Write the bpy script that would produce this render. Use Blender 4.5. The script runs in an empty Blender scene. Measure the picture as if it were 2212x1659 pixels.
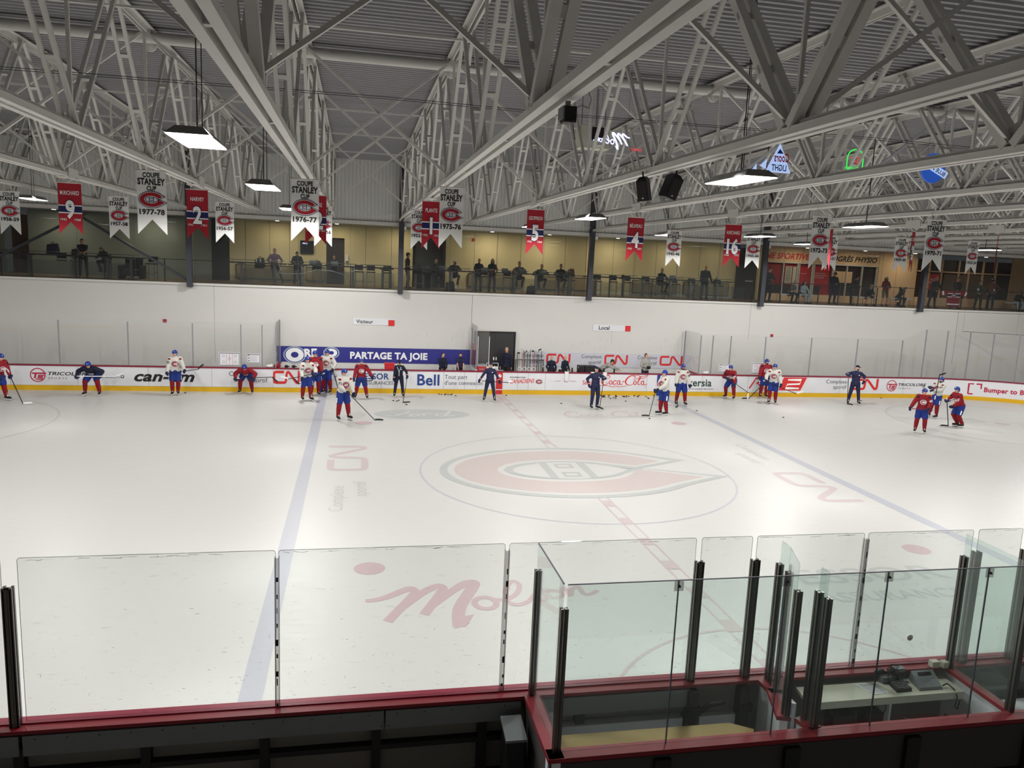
import bpy, bmesh, math, random
from mathutils import Vector, Matrix
from mathutils.bvhtree import BVHTree
random.seed(7)
C = bpy.context.scene.collection
PI = math.pi
def V(*a): return Vector(a)
S = bpy.context.scene
# ------------------------------------------------------------ camera
cam_d = bpy.data.cameras.new('camera'); cam = bpy.data.objects.new('camera', cam_d); C.objects.link(cam)
S.camera = cam
cam_d.sensor_width = 36.0; cam_d.lens = 36.0 * 1673.07 / 2212.0
cam_d.clip_start = 0.1; cam_d.clip_end = 300
_yaw, _pit, _rol = 0.20151, -0.15875, 0.0442
_f = V(math.sin(_yaw)*math.cos(_pit), math.cos(_yaw)*math.cos(_pit), math.sin(_pit))
_r = _f.cross(V(0,0,1)).normalized(); _u = _r.cross(_f)
_r2 = _r*math.cos(_rol) + _u*math.sin(_rol); _u2 = _u*math.cos(_rol) - _r*math.sin(_rol)
cam.matrix_world = Matrix(((_r2.x,_u2.x,-_f.x,-6.40348),(_r2.y,_u2.y,-_f.y,-21.31704),(_r2.z,_u2.z,-_f.z,6.07698),(0,0,0,1)))
# ------------------------------------------------------------ world, exposure
W = bpy.data.worlds.new('world'); S.world = W; W.use_nodes = True
W.node_tree.nodes['Background'].inputs[0].default_value = (0.72,0.76,0.8,1)
W.node_tree.nodes['Background'].inputs[1].default_value = 0.05
S.view_settings.view_transform = 'Standard'; S.view_settings.look = 'None'
S.view_settings.gamma = 1; S.view_settings.use_curve_mapping = False; S.view_settings.exposure = 0.0
cy = S.cycles
cy.max_bounces = 5; cy.diffuse_bounces = 3; cy.glossy_bounces = 2; cy.transmission_bounces = 2
cy.transparent_max_bounces = 24; cy.caustics_reflective = False; cy.caustics_refractive = False
cy.sample_clamp_indirect = 3.0
# rink lamps: x, y of every hanging fixture, and its height where not 7.3; their light is made with them further down
LAMPS = [(-8.27,-11.26),(-8.04,-6.63,7.15),(-8.36,2.6,7.25),(-1.22,-11.07),(-0.62,-1.99,7.2),(-0.18,6.88),(6.27,-3.3),(6.1,1.7,7.15),(5.0,6.7,7.25),(-16.4,6.0),(18.3,6.0),
         (-16.4,-3.5),(-16.4,-11.2),(-24,1),(-24,-9),(14.0,-6.5),(7.2,-11.2),(15,-12),(24,0),(25,8),(24,-10),(-8.45,10.8),(12.6,9.6)]  # last two added to brighten the far side of the hall
LAMP_W = 1290.0
LAMP_K = [1.0,.75,.7,1.1,.8,.7,.8,.7,.6,.7,.7]   # dimmer where a lamp hangs close to a banner

# ------------------------------------------------------------ materials
MATS = {}
def lin(c): return tuple(((x/255.)/12.92 if x/255. <= 0.04045 else ((x/255.+0.055)/1.055)**2.4) for x in c)
def mat(name, rgb, rough=0.6, metal=0.0, var=0.06, scale=6.0, bump=0.0, emit=0.0, spec=0.4):
    if name in MATS: return MATS[name]
    m = bpy.data.materials.new(name); m.use_nodes = True; MATS[name] = m
    nt = m.node_tree; b = nt.nodes['Principled BSDF']
    c = lin(rgb)
    tc = nt.nodes.new('ShaderNodeTexCoord'); n = nt.nodes.new('ShaderNodeTexNoise'); n.inputs['Scale'].default_value = scale
    n.inputs['Detail'].default_value = 4
    nt.links.new(tc.outputs['Object'], n.inputs['Vector'])
    mx = nt.nodes.new('ShaderNodeMix'); mx.data_type = 'RGBA'
    nt.links.new(n.outputs['Fac'], mx.inputs[0])
    mx.inputs[6].default_value = tuple(x*(1-var) for x in c)+(1,)
    mx.inputs[7].default_value = tuple(min(1,x*(1+var)) for x in c)+(1,)
    nt.links.new(mx.outputs[2], b.inputs['Base Color'])
    b.inputs['Roughness'].default_value = rough; b.inputs['Metallic'].default_value = metal
    b.inputs['Specular IOR Level'].default_value = spec
    if bump:
        bp = nt.nodes.new('ShaderNodeBump'); bp.inputs['Strength'].default_value = bump
        nt.links.new(n.outputs['Fac'], bp.inputs['Height']); nt.links.new(bp.outputs['Normal'], b.inputs['Normal'])
    if emit:
        b.inputs['Emission Color'].default_value = c+(1,); b.inputs['Emission Strength'].default_value = emit
    m.diffuse_color = c+(1,)
    return m
def glass(name, tint=(0.97,0.985,0.98), haze=0.02, refl=1.0, smear=False, ht=(0.8,0.8,0.8)):
    """clear sheet: transparent + Fresnel gloss + a little dirt"""
    m = bpy.data.materials.new(name); m.use_nodes = True; MATS[name] = m
    nt = m.node_tree; nt.nodes.clear()
    o = nt.nodes.new('ShaderNodeOutputMaterial'); t = nt.nodes.new('ShaderNodeBsdfTransparent'); t.inputs[0].default_value = tint+(1,)
    g = nt.nodes.new('ShaderNodeBsdfGlossy'); g.inputs['Roughness'].default_value = 0.0; g.inputs[0].default_value = (refl,refl,refl,1)
    fr = nt.nodes.new('ShaderNodeFresnel'); ge = nt.nodes.new('ShaderNodeNewGeometry'); mr = nt.nodes.new('ShaderNodeMapRange')
    mr.inputs[3].default_value = 1.45; mr.inputs[4].default_value = 1/1.45   # same reflectance from both sides of the sheet
    nt.links.new(ge.outputs['Backfacing'], mr.inputs[0]); nt.links.new(mr.outputs[0], fr.inputs[0])
    a = nt.nodes.new('ShaderNodeMixShader'); nt.links.new(fr.outputs[0], a.inputs[0]); nt.links.new(t.outputs[0], a.inputs[1]); nt.links.new(g.outputs[0], a.inputs[2])
    d = nt.nodes.new('ShaderNodeBsdfDiffuse'); d.inputs[0].default_value = ht+(1,)
    b = nt.nodes.new('ShaderNodeMixShader'); b.inputs[0].default_value = haze
    nt.links.new(a.outputs[0], b.inputs[1]); nt.links.new(d.outputs[0], b.inputs[2])
    if smear:
        tc = nt.nodes.new('ShaderNodeTexCoord'); mp = nt.nodes.new('ShaderNodeMapping'); mp.inputs['Scale'].default_value = (3,3,14)
        mp.inputs['Rotation'].default_value = (0.2,0.5,0.1)
        n = nt.nodes.new('ShaderNodeTexNoise'); n.inputs['Scale'].default_value = 2.2; n.inputs['Detail'].default_value = 7; n.inputs['Roughness'].default_value = 0.75
        r = nt.nodes.new('ShaderNodeValToRGB'); r.color_ramp.elements[0].position = 0.60; r.color_ramp.elements[1].position = 0.80
        r.color_ramp.elements[0].color = (haze,haze,haze,1); r.color_ramp.elements[1].color = (0.26,0.26,0.26,1)
        nt.links.new(tc.outputs['Object'], mp.inputs[0]); nt.links.new(mp.outputs[0], n.inputs['Vector']); nt.links.new(n.outputs['Fac'], r.inputs[0])
        nt.links.new(r.outputs[0], b.inputs[0])
    nt.links.new(b.outputs[0], o.inputs[0])
    return m
def emis(name, rgb, s):
    m = bpy.data.materials.new(name); m.use_nodes = True; MATS[name] = m
    nt = m.node_tree; nt.nodes.clear(); o = nt.nodes.new('ShaderNodeOutputMaterial'); e = nt.nodes.new('ShaderNodeEmission')
    e.inputs[0].default_value = lin(rgb)+(1,); e.inputs[1].default_value = s; nt.links.new(e.outputs[0], o.inputs[0]); return m
mat('steel_white',(210,208,203),.5,var=.05); mat('steel_dark',(58,60,68),.5); mat('white_panel',(218,218,222),.35,var=.02)
mat('wall_white',(206,204,200),.75,var=.025,scale=1.3); mat('yellow',(214,168,24),.4); mat('red_rail',(128,24,50),.4); mat('rail_back',(134,30,42),.45); mat('outer',(66,62,60),.7); mat('red',(190,24,40),.6)
mat('cnred',(208,44,44),.6); mat('navy',(22,26,62),.7); mat('jnavy',(20,24,46),.85); mat('black',(18,18,20),.55); mat('rubber',(12,12,13),.8)
mat('royal',(20,52,134),.6); mat('pantblue',(22,46,122),.8); mat('jred',(132,18,30),.85); mat('jwhite',(196,194,188),.85); mat('sock',(126,14,26),.9)
mat('white',(238,238,238),.6); mat('cloth_white',(224,224,222),.8,var=.03); mat('cloth_red',(158,28,42),.8,var=.05); mat('cloth_navy',(30,32,84),.8)
mat('txt_black',(24,22,24),.7); mat('txt_grey',(84,84,92),.7); mat('oreo',(46,46,130),.5); mat('bell',(30,62,128),.5); mat('green',(40,140,60),.6); mat('dkgreen',(40,66,54),.6)
mat('magenta',(176,24,62),.6); mat('skin',(206,158,134),.6,var=.04); mat('skin2',(170,120,92),.6); mat('eye',(20,16,14),.3); mat('lip',(160,84,76),.6)
mat('hair_dark',(30,22,18),.7); mat('hair_grey',(150,140,130),.7); mat('hair_brown',(80,56,38),.7)
mat('boot',(20,20,22),.4); mat('blade',(200,205,210),.2,metal=.9); mat('holder',(235,235,235),.4)
mat('post_grey',(150,150,156),.45); mat('scuff',(168,168,168),.8); mat('metal_grey',(120,118,114),.35,metal=.8); mat('metal_black',(112,108,104),.34,metal=.9); mat('wood',(196,170,118),.6); mat('cooler_red',(190,36,44),.5); mat('cooler_lid',(150,152,152),.5)
mat('desk',(206,204,186),.5); mat('concrete',(98,94,90),.9,var=.12,scale=2); mat('dimpanel',(112,108,102),.7,var=.05); mat('dkframe',(32,31,33),.5); mat('greybox',(122,126,128),.5)
mat('beige',(214,200,158),.8,var=.04,scale=.7); mat('greywall',(120,126,120),.8,var=.04,scale=.7); mat('peach',(226,190,150),.7,var=.03); mat('mfloor',(104,88,72),.5,var=.1)
mat('shopred',(150,22,34),.6); mat('shopdark',(44,32,34),.5); mat('door_dark',(44,42,44),.4); mat('screen',(14,16,18),.15); mat('laptop',(140,142,146),.4)
mat('jeans',(40,46,66),.9); mat('pants_dark',(34,34,38),.9); mat('pants_grey',(70,72,76),.9); mat('khaki',(110,104,78),.9)
mat('sh_purple',(128,104,122),.85); mat('sh_green',(78,88,68),.85); mat('sh_dgreen',(44,52,50),.85); mat('sh_grey',(96,96,98),.85); mat('hoodie',(158,156,150),.9); mat('sh_brown',(122,78,58),.85); mat('sh_light',(170,184,192),.85)
mat('glow_white',(200,205,255),.3,emit=1.6); mat('reflected_red',(255,50,60),.3,emit=.9); mat('reflected_green',(40,235,80),.3,emit=1.2); mat('reflected_blue',(175,200,250),.3,emit=.7); mat('reflected_moon',(50,100,210),.3,emit=.35)  # glow of the beer sign reflections; the white also serves the television
emis('lampface',(255,253,248),9.0)
glass('glass_far',(0.975,0.975,0.975),0.035,refl=.6,ht=(.7,.7,.7)); glass('glass_near',(0.955,0.965,0.96),0.025,smear=True,ht=(.62,.6,.58)); glass('glass_box',(0.90,0.95,0.935),0.05,ht=(.55,.62,.6)); glass('glass_mezz',(0.86,0.88,0.88),0.03,refl=.3,ht=(.4,.42,.42)); glass('clear_post',(0.75,0.75,0.75),0.12,ht=(.5,.5,.5))
# ------------------------------------------------------------ mesh helpers
class MB:
    def __init__(s): s.v=[]; s.f=[]; s.m=[]; s.mats=[]; s.cur=0; s.sm=[]
    def use(s, name):
        if name not in s.mats: s.mats.append(name)
        s.cur = s.mats.index(name); return s
    def add(s, vs, fs, smooth=False):
        o=len(s.v); s.v += [Vector(v) for v in vs]
        for f in fs: s.f.append([i+o for i in f]); s.m.append(s.cur); s.sm.append(smooth)
        return s
    def box(s, x0,x1,y0,y1,z0,z1):
        v=[(x,y,z) for x in (x0,x1) for y in (y0,y1) for z in (z0,z1)]
        return s.add(v,[(0,1,3,2),(4,6,7,5),(0,4,5,1),(2,3,7,6),(0,2,6,4),(1,5,7,3)])
    def beam(s, p0,p1,w,h,up=(0,0,1)):
        p0=Vector(p0);p1=Vector(p1); d=(p1-p0).normalized(); up=Vector(up)
        if abs(d.dot(up))>.99: up=V(0,1,0)
        a=d.cross(up).normalized(); b=a.cross(d)
        v=[p+a*i*w/2+b*j*h/2 for p in (p0,p1) for i in (-1,1) for j in (-1,1)]
        return s.add(v,[(0,1,3,2),(4,6,7,5),(0,4,5,1),(2,3,7,6),(0,2,6,4),(1,5,7,3)])
    def tube(s, p0,p1,r0,r1=None,n=10,cap=True,smooth=True,rings=3):
        if r1 is None: r1=r0
        p0=Vector(p0);p1=Vector(p1); d=(p1-p0)
        L=d.length; d = d/L if L>1e-6 else V(0,0,1)
        a=d.orthogonal().normalized(); b=d.cross(a); st=[]
        if cap:
            for i in range(1,rings+1):
                t=PI/2*i/rings; st.append((p0-d*r0*math.cos(t), r0*math.sin(t)))
            for i in range(rings,0,-1):
                t=PI/2*i/rings; st.append((p1+d*r1*math.cos(t), r1*math.sin(t)))
        else: st=[(p0,r0),(p1,r1)]
        vs=[c+(a*math.cos(2*PI*k/n)+b*math.sin(2*PI*k/n))*r for c,r in st for k in range(n)]
        fs=[(i*n+k,i*n+(k+1)%n,(i+1)*n+(k+1)%n,(i+1)*n+k) for i in range(len(st)-1) for k in range(n)]
        fs+= [tuple(range(n-1,-1,-1)), tuple((len(st)-1)*n+k for k in range(n))]
        return s.add(vs,fs,smooth)
    def path(s, pts, r, n=8):
        for i in range(len(pts)-1): s.tube(pts[i],pts[i+1],r,r,n,cap=True,rings=2)
        return s
    def ell(s, c, rad, M=None, n=14, m=9, smooth=True, zmin=None):
        c=Vector(c); vs=[]; fs=[]
        for i in range(m+1):
            t=PI*i/m
            for k in range(n):
                p=V(rad[0]*math.sin(t)*math.cos(2*PI*k/n), rad[1]*math.sin(t)*math.sin(2*PI*k/n), rad[2]*math.cos(t))
                if zmin is not None and p.z<zmin: p.z=zmin
                vs.append(c+(M@p if M is not None else p))
        for i in range(m):
            for k in range(n): fs.append((i*n+k,(i+1)*n+k,(i+1)*n+(k+1)%n,i*n+(k+1)%n))
        return s.add(vs,fs,smooth)
    def prism(s, pts, y0, y1, ax='y'):
        """pts polygon (a,b); extruded along ax"""
        n=len(pts)
        def P(a,b,t): return {'y':(a,t,b),'x':(t,a,b),'z':(a,b,t)}[ax]
        return s.add([P(a,b,y0) for a,b in pts]+[P(a,b,y1) for a,b in pts],
            [tuple(range(n)),tuple(range(2*n-1,n-1,-1))]+[(i,i+n,(i+1)%n+n,(i+1)%n) for i in range(n)])
    def mesh(s, name, weld=False):
        me=bpy.data.meshes.new(name); me.from_pydata([tuple(v) for v in s.v],[],s.f)
        for mn in (s.mats or ['white']): me.materials.append(MATS[mn])
        me.polygons.foreach_set('material_index', s.m); me.polygons.foreach_set('use_smooth', s.sm)
        me.update(); me.validate()
        if weld:
            bm=bmesh.new(); bm.from_mesh(me); bmesh.ops.remove_doubles(bm,verts=bm.verts,dist=1e-5); bmesh.ops.recalc_face_normals(bm,faces=bm.faces); bm.to_mesh(me); bm.free()
        return me
    def obj(s, name, m=None, parent=None, loc=None, bevel=0):
        if m: s.mats=[m] if not s.mats else s.mats
        return mk(name, s.mesh(name), parent, loc)
def mk(name, me, parent=None, loc=None):
    o=bpy.data.objects.new(name, me); C.objects.link(o)
    if parent is not None: o.parent=parent
    if loc is not None: o.location=loc
    return o
def tag(o, label, cat, group=None, kind=None):
    if label and not 4<=len(label.split())<=16: print('LABEL?',len(label.split()),label)
    o['label']=label; o['category']=cat
    if group: o['group']=group
    if kind: o['kind']=kind
    return o
def struct(o): o['kind']='structure'; return o
def empty(name, label, cat, loc=(0,0,0), rz=0, group=None):
    o=bpy.data.objects.new(name,None); C.objects.link(o); o.location=loc; o.rotation_euler=(0,0,rz); o.empty_display_size=.2
    return tag(o,label,cat,group)
def kids(o): return [c for c in bpy.data.objects if c.parent==o]
def copy_tree(o, parent=None):
    c=o.copy(); C.objects.link(c); c.parent=parent
    for ch in kids(o): copy_tree(ch,c)
    return c
def B(name,m,parent,*box):
    mb=MB().use(m)
    for b in box: mb.box(*b)
    return mb.obj(name,None,parent)
# ------------------------------------------------------------ flat artwork (letters, logos): lists of (verts2, faces, material, layer)
_tc={}
def txt(s, x, y, h, m, align='L', bold=0.0, shear=0.0, sx=1.0, layer=1, rot=0.0, sp=1.0, maxw=None):
    sp=sp*(1+bold*1.3)
    key=(s,round(bold,3),round(shear,3),sp)
    if key not in _tc:
        cu=bpy.data.curves.new('t','FONT'); cu.body=s; cu.size=1; cu.offset=bold; cu.shear=shear; cu.space_character=sp; cu.resolution_u=3
        ob=bpy.data.objects.new('t',cu); C.objects.link(ob)
        me=bpy.data.meshes.new_from_object(ob)
        vs=[(v.co.x,v.co.y) for v in me.vertices]; fs=[tuple(p.vertices) for p in me.polygons]
        bpy.data.objects.remove(ob); bpy.data.meshes.remove(me); bpy.data.curves.remove(cu)
        _tc[key]=(vs,fs)
    vs,fs=_tc[key]
    if not vs: return []
    k=h/0.72
    x0=min(v[0] for v in vs); x1=max(v[0] for v in vs); w=(x1-x0)*k*sx
    if maxw and w>maxw: sx*=maxw/w; w=maxw
    off={'L':0,'C':-w/2,'R':-w}[align]
    out=[((a-x0)*k*sx+off, b*k) for a,b in vs]; c,sn=math.cos(rot),math.sin(rot)
    return [([(x+a*c-b*sn, y+a*sn+b*c) for a,b in out], fs, m, layer)]
def pol(pts, m, layer=1): return [(list(pts),[tuple(range(len(pts)))],m,layer)]
def ring2(a, b, m, layer=1):
    n=len(a); return [(list(a)+list(b),[(i,(i+1)%n,n+(i+1)%n,n+i) for i in range(n)],m,layer)]
def disc(cx,cy,rx,ry,m,layer=1,n=18,k=4):
    vs=[(cx,cy)];fs=[]
    for j in range(1,k+1): vs+=[(cx+rx*j/k*math.cos(2*PI*i/n),cy+ry*j/k*math.sin(2*PI*i/n)) for i in range(n)]
    for i in range(n): fs.append((0,1+i,1+(i+1)%n))
    for j in range(1,k):
        for i in range(n): a=1+(j-1)*n; b=1+j*n; fs.append((a+i,b+i,b+(i+1)%n,a+(i+1)%n))
    return [(vs,fs,m,layer)]
def ellp(cx,cy,rx,ry,n=32,a0=0,a1=2*PI):
    full=abs(a1-a0-2*PI)<1e-6
    return [(cx+rx*math.cos(a0+(a1-a0)*i/(n if full else n-1)), cy+ry*math.sin(a0+(a1-a0)*i/(n if full else n-1))) for i in range(n)]
def smooth(pts, k=6, closed=False):
    out=[]; n=len(pts); R=range(n if closed else n-1)
    for i in R:
        g=lambda j: Vector(pts[j%n]) if closed else Vector(pts[max(0,min(n-1,j))])
        p0,p1,p2,p3=g(i-1),g(i),g(i+1),g(i+2)
        for t in range(k):
            u=t/k; out.append(.5*((2*p1)+(-p0+p2)*u+(2*p0-5*p1+4*p2-p3)*u*u+(-p0+3*p1-3*p2+p3)*u**3))
    if not closed: out.append(Vector(pts[-1]))
    return [tuple(p) for p in out]
def stroke(pts, w, m, layer=1, closed=False, round_=True, taper=False):
    """one ribbon mesh along 2-D points; w number or list"""
    n=len(pts); L=[];Rr=[]
    P=[Vector(p[:2]) for p in pts]
    for i in range(n):
        a=P[(i-1)%n] if (closed or i>0) else P[i]; b=P[(i+1)%n] if (closed or i<n-1) else P[i]
        d=b-a; d=d.normalized() if d.length>1e-9 else Vector((1,0)); nn=Vector((-d.y,d.x))
        d0=(P[i]-a); k=1.0
        if d0.length>1e-9 and (b-P[i]).length>1e-9:
            c=max(.45,math.cos(d0.angle(b-P[i])/2)); k=1/c
        ww=(w[i] if isinstance(w,(list,tuple)) else w)/2*k
        if taper and not closed: ww*=max(.15,min(1,min(i,n-1-i)/(n*.12+1)))
        L.append(tuple(P[i]+nn*ww)); Rr.append(tuple(P[i]-nn*ww))
    fs=[(i,(i+1)%n,n+(i+1)%n,n+i) for i in range(n if closed else n-1)]
    return [(L+Rr,fs,m,layer)]
def move(items, x=0,y=0,s=1,rot=0,sy=None,dl=0):
    c,sn=math.cos(rot),math.sin(rot); sy=s if sy is None else sy
    return [([(x+a*s*c-b*sy*sn, y+a*s*sn+b*sy*c) for a,b in v],f,m,l+dl) for v,f,m,l in items]
def remap(items, d): return [(v,f,d.get(m,m),l) for v,f,m,l in items]
def decal(items, fn, name, parent):
    mb=MB()
    for i,(vs,fs,m,l) in enumerate(items):
        h=max(1,len(vs)//2); l=l+(i%8)*.06
        mb.use(m); mb.add([fn(a,b,l+(.05*(k%h)/h if len(fs)>1 and len(fs[0])==4 else 0)) for k,(a,b) in enumerate(vs)],fs)
    return mb.obj(name,None,parent)
def plane_fn(o,u,v,n,d=0.003):
    o,u,v,n=map(Vector,(o,u,v,n)); return lambda a,b,l: o+u*a+v*b+n*(d*l)
def offs(pts, d):
    n=len(pts); out=[]
    ar=sum(pts[i][0]*pts[(i+1)%n][1]-pts[(i+1)%n][0]*pts[i][1] for i in range(n))
    sg=1 if ar>0 else -1
    for i in range(n):
        a=Vector(pts[i])-Vector(pts[i-1]); b=Vector(pts[(i+1)%n])-Vector(pts[i])
        if a.length<1e-9: a=b
        if b.length<1e-9: b=a
        na=Vector((a.y,-a.x)).normalized()*sg; nb=Vector((b.y,-b.x)).normalized()*sg; s=na+nb
        s=s/ max(.5,s.length_squared/2)
        out.append(tuple(Vector(pts[i])+s*d))
    return out
def ch_logo(red='cloth_red', navy='cloth_navy', white='cloth_white', simple=False):
    """oval club emblem about 2 wide"""
    oa=[t for t in ellp(0,0,1,.64,30,math.radians(47),math.radians(322))]
    up_tip=[(.56,.02+.14),(.80,.36)]
    ia=ellp(-.02,0,.60,.335,24,math.radians(322),math.radians(40))
    ptsC=oa+[(1.08,-.20),(.72,.02)]+ia[1:-1]+[(.60,.17),(.82,.30)]
    out=[]
    n_o=len(oa)
    def strip(o,i,m,l):
        n=min(len(o),len(i)); return [(list(o[:n])+list(i[:n]),[(k,k+1,n+k+1,n+k) for k in range(n-1)],m,l)]
    def C(d,m,l):
        o=ellp(0,0,1+d,.64+d,40,math.radians(44-d*30),math.radians(318+d*20)); i=ellp(-.03,0,.60-d,.34-d,40,math.radians(40-d*30),math.radians(322+d*20))
        r=strip(o,i,m,l)
        # pointed ends
        r+=pol([o[0],(o[0][0]+.20+d*1.1,o[0][1]-.19-d*.1),(.64-d*.3,.07-d*.9+.05),i[0]],m,l)
        r+=pol([o[-1],i[-1],(.62-d*.2,.0+d*.6),(1.12+d*1.9,-.25+d*.1)],m,l)
        return r
    out+=C(.12,navy,1)+C(.055,white,2)+C(0,red,3)
    if simple: return out
    out+=pol(ellp(-.02,0,.50,.25,28),white,2)
    lf=ellp(-.02,0,.50,.25,14,math.radians(110),math.radians(250)); out+=stroke(lf,.045,navy,4,closed=True)
    rt=ellp(-.02,0,.50,.25,9,math.radians(-70),math.radians(-25))+[(.62,0)]+ellp(-.02,0,.50,.25,9,math.radians(25),math.radians(70)); out+=stroke(rt,.045,navy,4,closed=True)
    for s in (1,-1): out+=stroke([(-.085,s*.13-.05),(.045,s*.13-.05),(.045,s*.13+.05),(-.085,s*.13+.05)],.035,navy,4,closed=True)
    return out
def cn_logo(m,layer=1,w=.2):
    p=[(1.0,.9),(.28,.9),(.13,.85),(.1,.72),(.1,.28),(.13,.14),(.28,.1),(.98,.1),(1.12,.14),(1.18,.28),(1.22,.72),(1.28,.86),(1.38,.9),(1.5,.82),(2.02,.2),(2.14,.1),(2.26,.12),(2.32,.26),(2.34,1.0)]
    return stroke(p,w,m,layer)
# ------------------------------------------------------------ building shell
def ice_mat():
    m=mat('ice',(206,206,203),.34,var=.012,scale=.35,spec=.3); nt=m.node_tree; b=nt.nodes['Principled BSDF']
    tc=nt.nodes.new('ShaderNodeTexCoord'); mp=nt.nodes.new('ShaderNodeMapping'); mp.inputs['Scale'].default_value=(1.2,7,1); mp.inputs['Rotation'].default_value=(0,0,.25)
    n=nt.nodes.new('ShaderNodeTexNoise'); n.inputs['Scale'].default_value=1.6; n.inputs['Detail'].default_value=8; n.inputs['Roughness'].default_value=.7
    nt.links.new(tc.outputs['Object'],mp.inputs[0]); nt.links.new(mp.outputs[0],n.inputs['Vector'])
    bp=nt.nodes.new('ShaderNodeBump'); bp.inputs['Strength'].default_value=.10; bp.inputs['Distance'].default_value=.05
    nt.links.new(n.outputs['Fac'],bp.inputs['Height']); nt.links.new(bp.outputs['Normal'],b.inputs['Normal'])
    mr=nt.nodes.new('ShaderNodeMapRange'); mr.inputs[1].default_value=.3; mr.inputs[2].default_value=.75; mr.inputs[3].default_value=.26; mr.inputs[4].default_value=.5
    nt.links.new(n.outputs['Fac'],mr.inputs[0]); nt.links.new(mr.outputs[0],b.inputs['Roughness'])
ice_mat()
for nm,c in (('ice_blue',(181,183,192)),('ice_red',(197,183,183)),('ice_pink',(198,186,184)),('ice_grey',(184,187,186)),('ice_txt',(187,189,188)),('ice_thin',(188,189,197)),('ice_molson',(194,172,174))):
    mat(nm,c,.38,var=.05,scale=9,spec=.3)
def rink_path(off=0.0, n=14, a0=None):
    """closed loop of the rink outline, offset outwards"""
    pts=[]; R=8.53+off; cx,cyy=21.95,4.42
    for sx,sy,st in ((1,1,0),(-1,1,90),(-1,-1,180),(1,-1,270)):
        for i in range(n+1):
            a=math.radians(st+90*i/n); pts.append((sx*cx+R*math.cos(a), sy*cyy+R*math.sin(a)))
    return pts
# the floor around and under the rink, the ice sheet
fl=struct(B('floor','concrete',None,(-36,37,-25.5,15.2,-.25,-.03)))
mb=MB().use('ice'); pp=rink_path(0.02); n=len(pp)
mb.prism(pp,-.028,0,'z'); ice=struct(mb.obj('floor'))
def on_ice(items,name,z=.0015): return decal(items, plane_fn((0,0,z),(1,0,0),(0,1,0),(0,0,1),.0012), name, ice)
def line_clip(x,w,m,y0=-12.93,y1=12.93): return pol([(x-w/2,y0),(x+w/2,y0),(x+w/2,y1),(x-w/2,y1)],m)
for x in (-7.77,7.77): on_ice(line_clip(x,.32,'ice_blue'),'blue_line')
it=line_clip(-.13,.05,'ice_red')+line_clip(.13,.05,'ice_red')
yy=-12.7
while yy<12.6:
    it+=pol([(-.15,yy),(.15,yy),(.15,yy+.45),(-.15,yy+.45)],'ice_red',2); yy+=1.35
on_ice(it,'red_line')
def circ(cx,cy_,r,w,m,a0=0,a1=2*PI,n=90):
    a=ellp(cx,cy_,r+w/2,r+w/2,n,a0,a1); b=ellp(cx,cy_,r-w/2,r-w/2,n,a0,a1)
    if abs(a1-a0-2*PI)<1e-6: return ring2(a,b,m)
    return [(a+b,[(i,i+1,n+i+1,n+i) for i in range(n-1)],m,1)]
on_ice(circ(0,0,4.572,.06,'ice_thin'),'centre_circle')
on_ice(circ(0,-12.95,3.05,.06,'ice_red',0,PI,60),'crease_line')
for sx in (-1,1):
    for sy in (-1,1):
        on_ice(pol(ellp(sx*6.1,sy*6.71,.305,.305),'ice_molson'),'faceoff_spot')
        on_ice(circ(sx*21.03,sy*6.71,4.572,.06,'ice_pink'),'faceoff_circle')
        it=pol(ellp(sx*21.03,sy*6.71,.305,.305),'ice_red')
        for a in (-1,1):
            for b_ in (-1,1):
                x,y=sx*21.03+a*.6,sy*6.71+b_*.23; it+=stroke([(x,y+b_*.9),(x,y),(x+a*1.2,y)],.05,'ice_red')
                x=sx*21.03+a*.85; it+=stroke([(x,sy*6.71+b_*4.57),(x,sy*6.71+b_*5.2)],.05,'ice_red')
        on_ice(it,'faceoff_spot')
    on_ice(line_clip(sx*27.13,.06,'ice_red',-11.3,11.3),'goal_line')
cen=remap(ch_logo(simple=False),{'cloth_red':'ice_pink','cloth_navy':'ice_grey','white':'ice','cloth_white':'ice'})
on_ice(move(cen,-.15,.15,3.45,0,3.55),'centre_emblem',.003)
# sponsor names painted under the ice
on_ice(move(cn_logo('ice_red',w=.17),-6.0,.33,1.22,PI/2,1.22),'painted_sign')
on_ice(txt('Complexe',-6.68,-3.2,.36,'ice_txt',rot=PI/2,maxw=2.8)+txt('sportif',-6.1,-2.05,.36,'ice_txt',rot=PI/2,maxw=1.7),'painted_lettering')
on_ice(move(cn_logo('ice_red',w=.17),6.0,-.33,1.22,-PI/2,1.22),'painted_sign')
on_ice(txt('Complexe',6.68,3.2,.36,'ice_txt',rot=-PI/2,maxw=2.8)+txt('sportif',6.1,2.05,.36,'ice_txt',rot=-PI/2,maxw=1.7),'painted_lettering')
fo=pol(ellp(-3.85,8.35,1.85,.92,48),'ice_grey')
for q in (smooth([(-1.1,.25),(-.8,.45),(-.4,.4),(-.7,.0),(-.95,-.35),(-1.2,-.3)]),smooth([(-.95,.02),(-.5,.1)]),smooth([(-.45,-.25),(-.25,.05),(-.1,-.15),(-.3,-.35),(-.45,-.25)]),smooth([(0,.1),(.05,-.3)]),smooth([(.0,-.05),(.2,.12),(.35,.0)]),smooth([(.8,0),(.55,.1),(.45,-.2),(.7,-.3),(.85,0),(1.0,.5),(.8,.0),(.85,-.3),(1.1,-.2)])):
    fo+=move(stroke(q,.09,'ice',2),-3.85,8.35,1.15)
on_ice(fo,'painted_sign')
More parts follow.
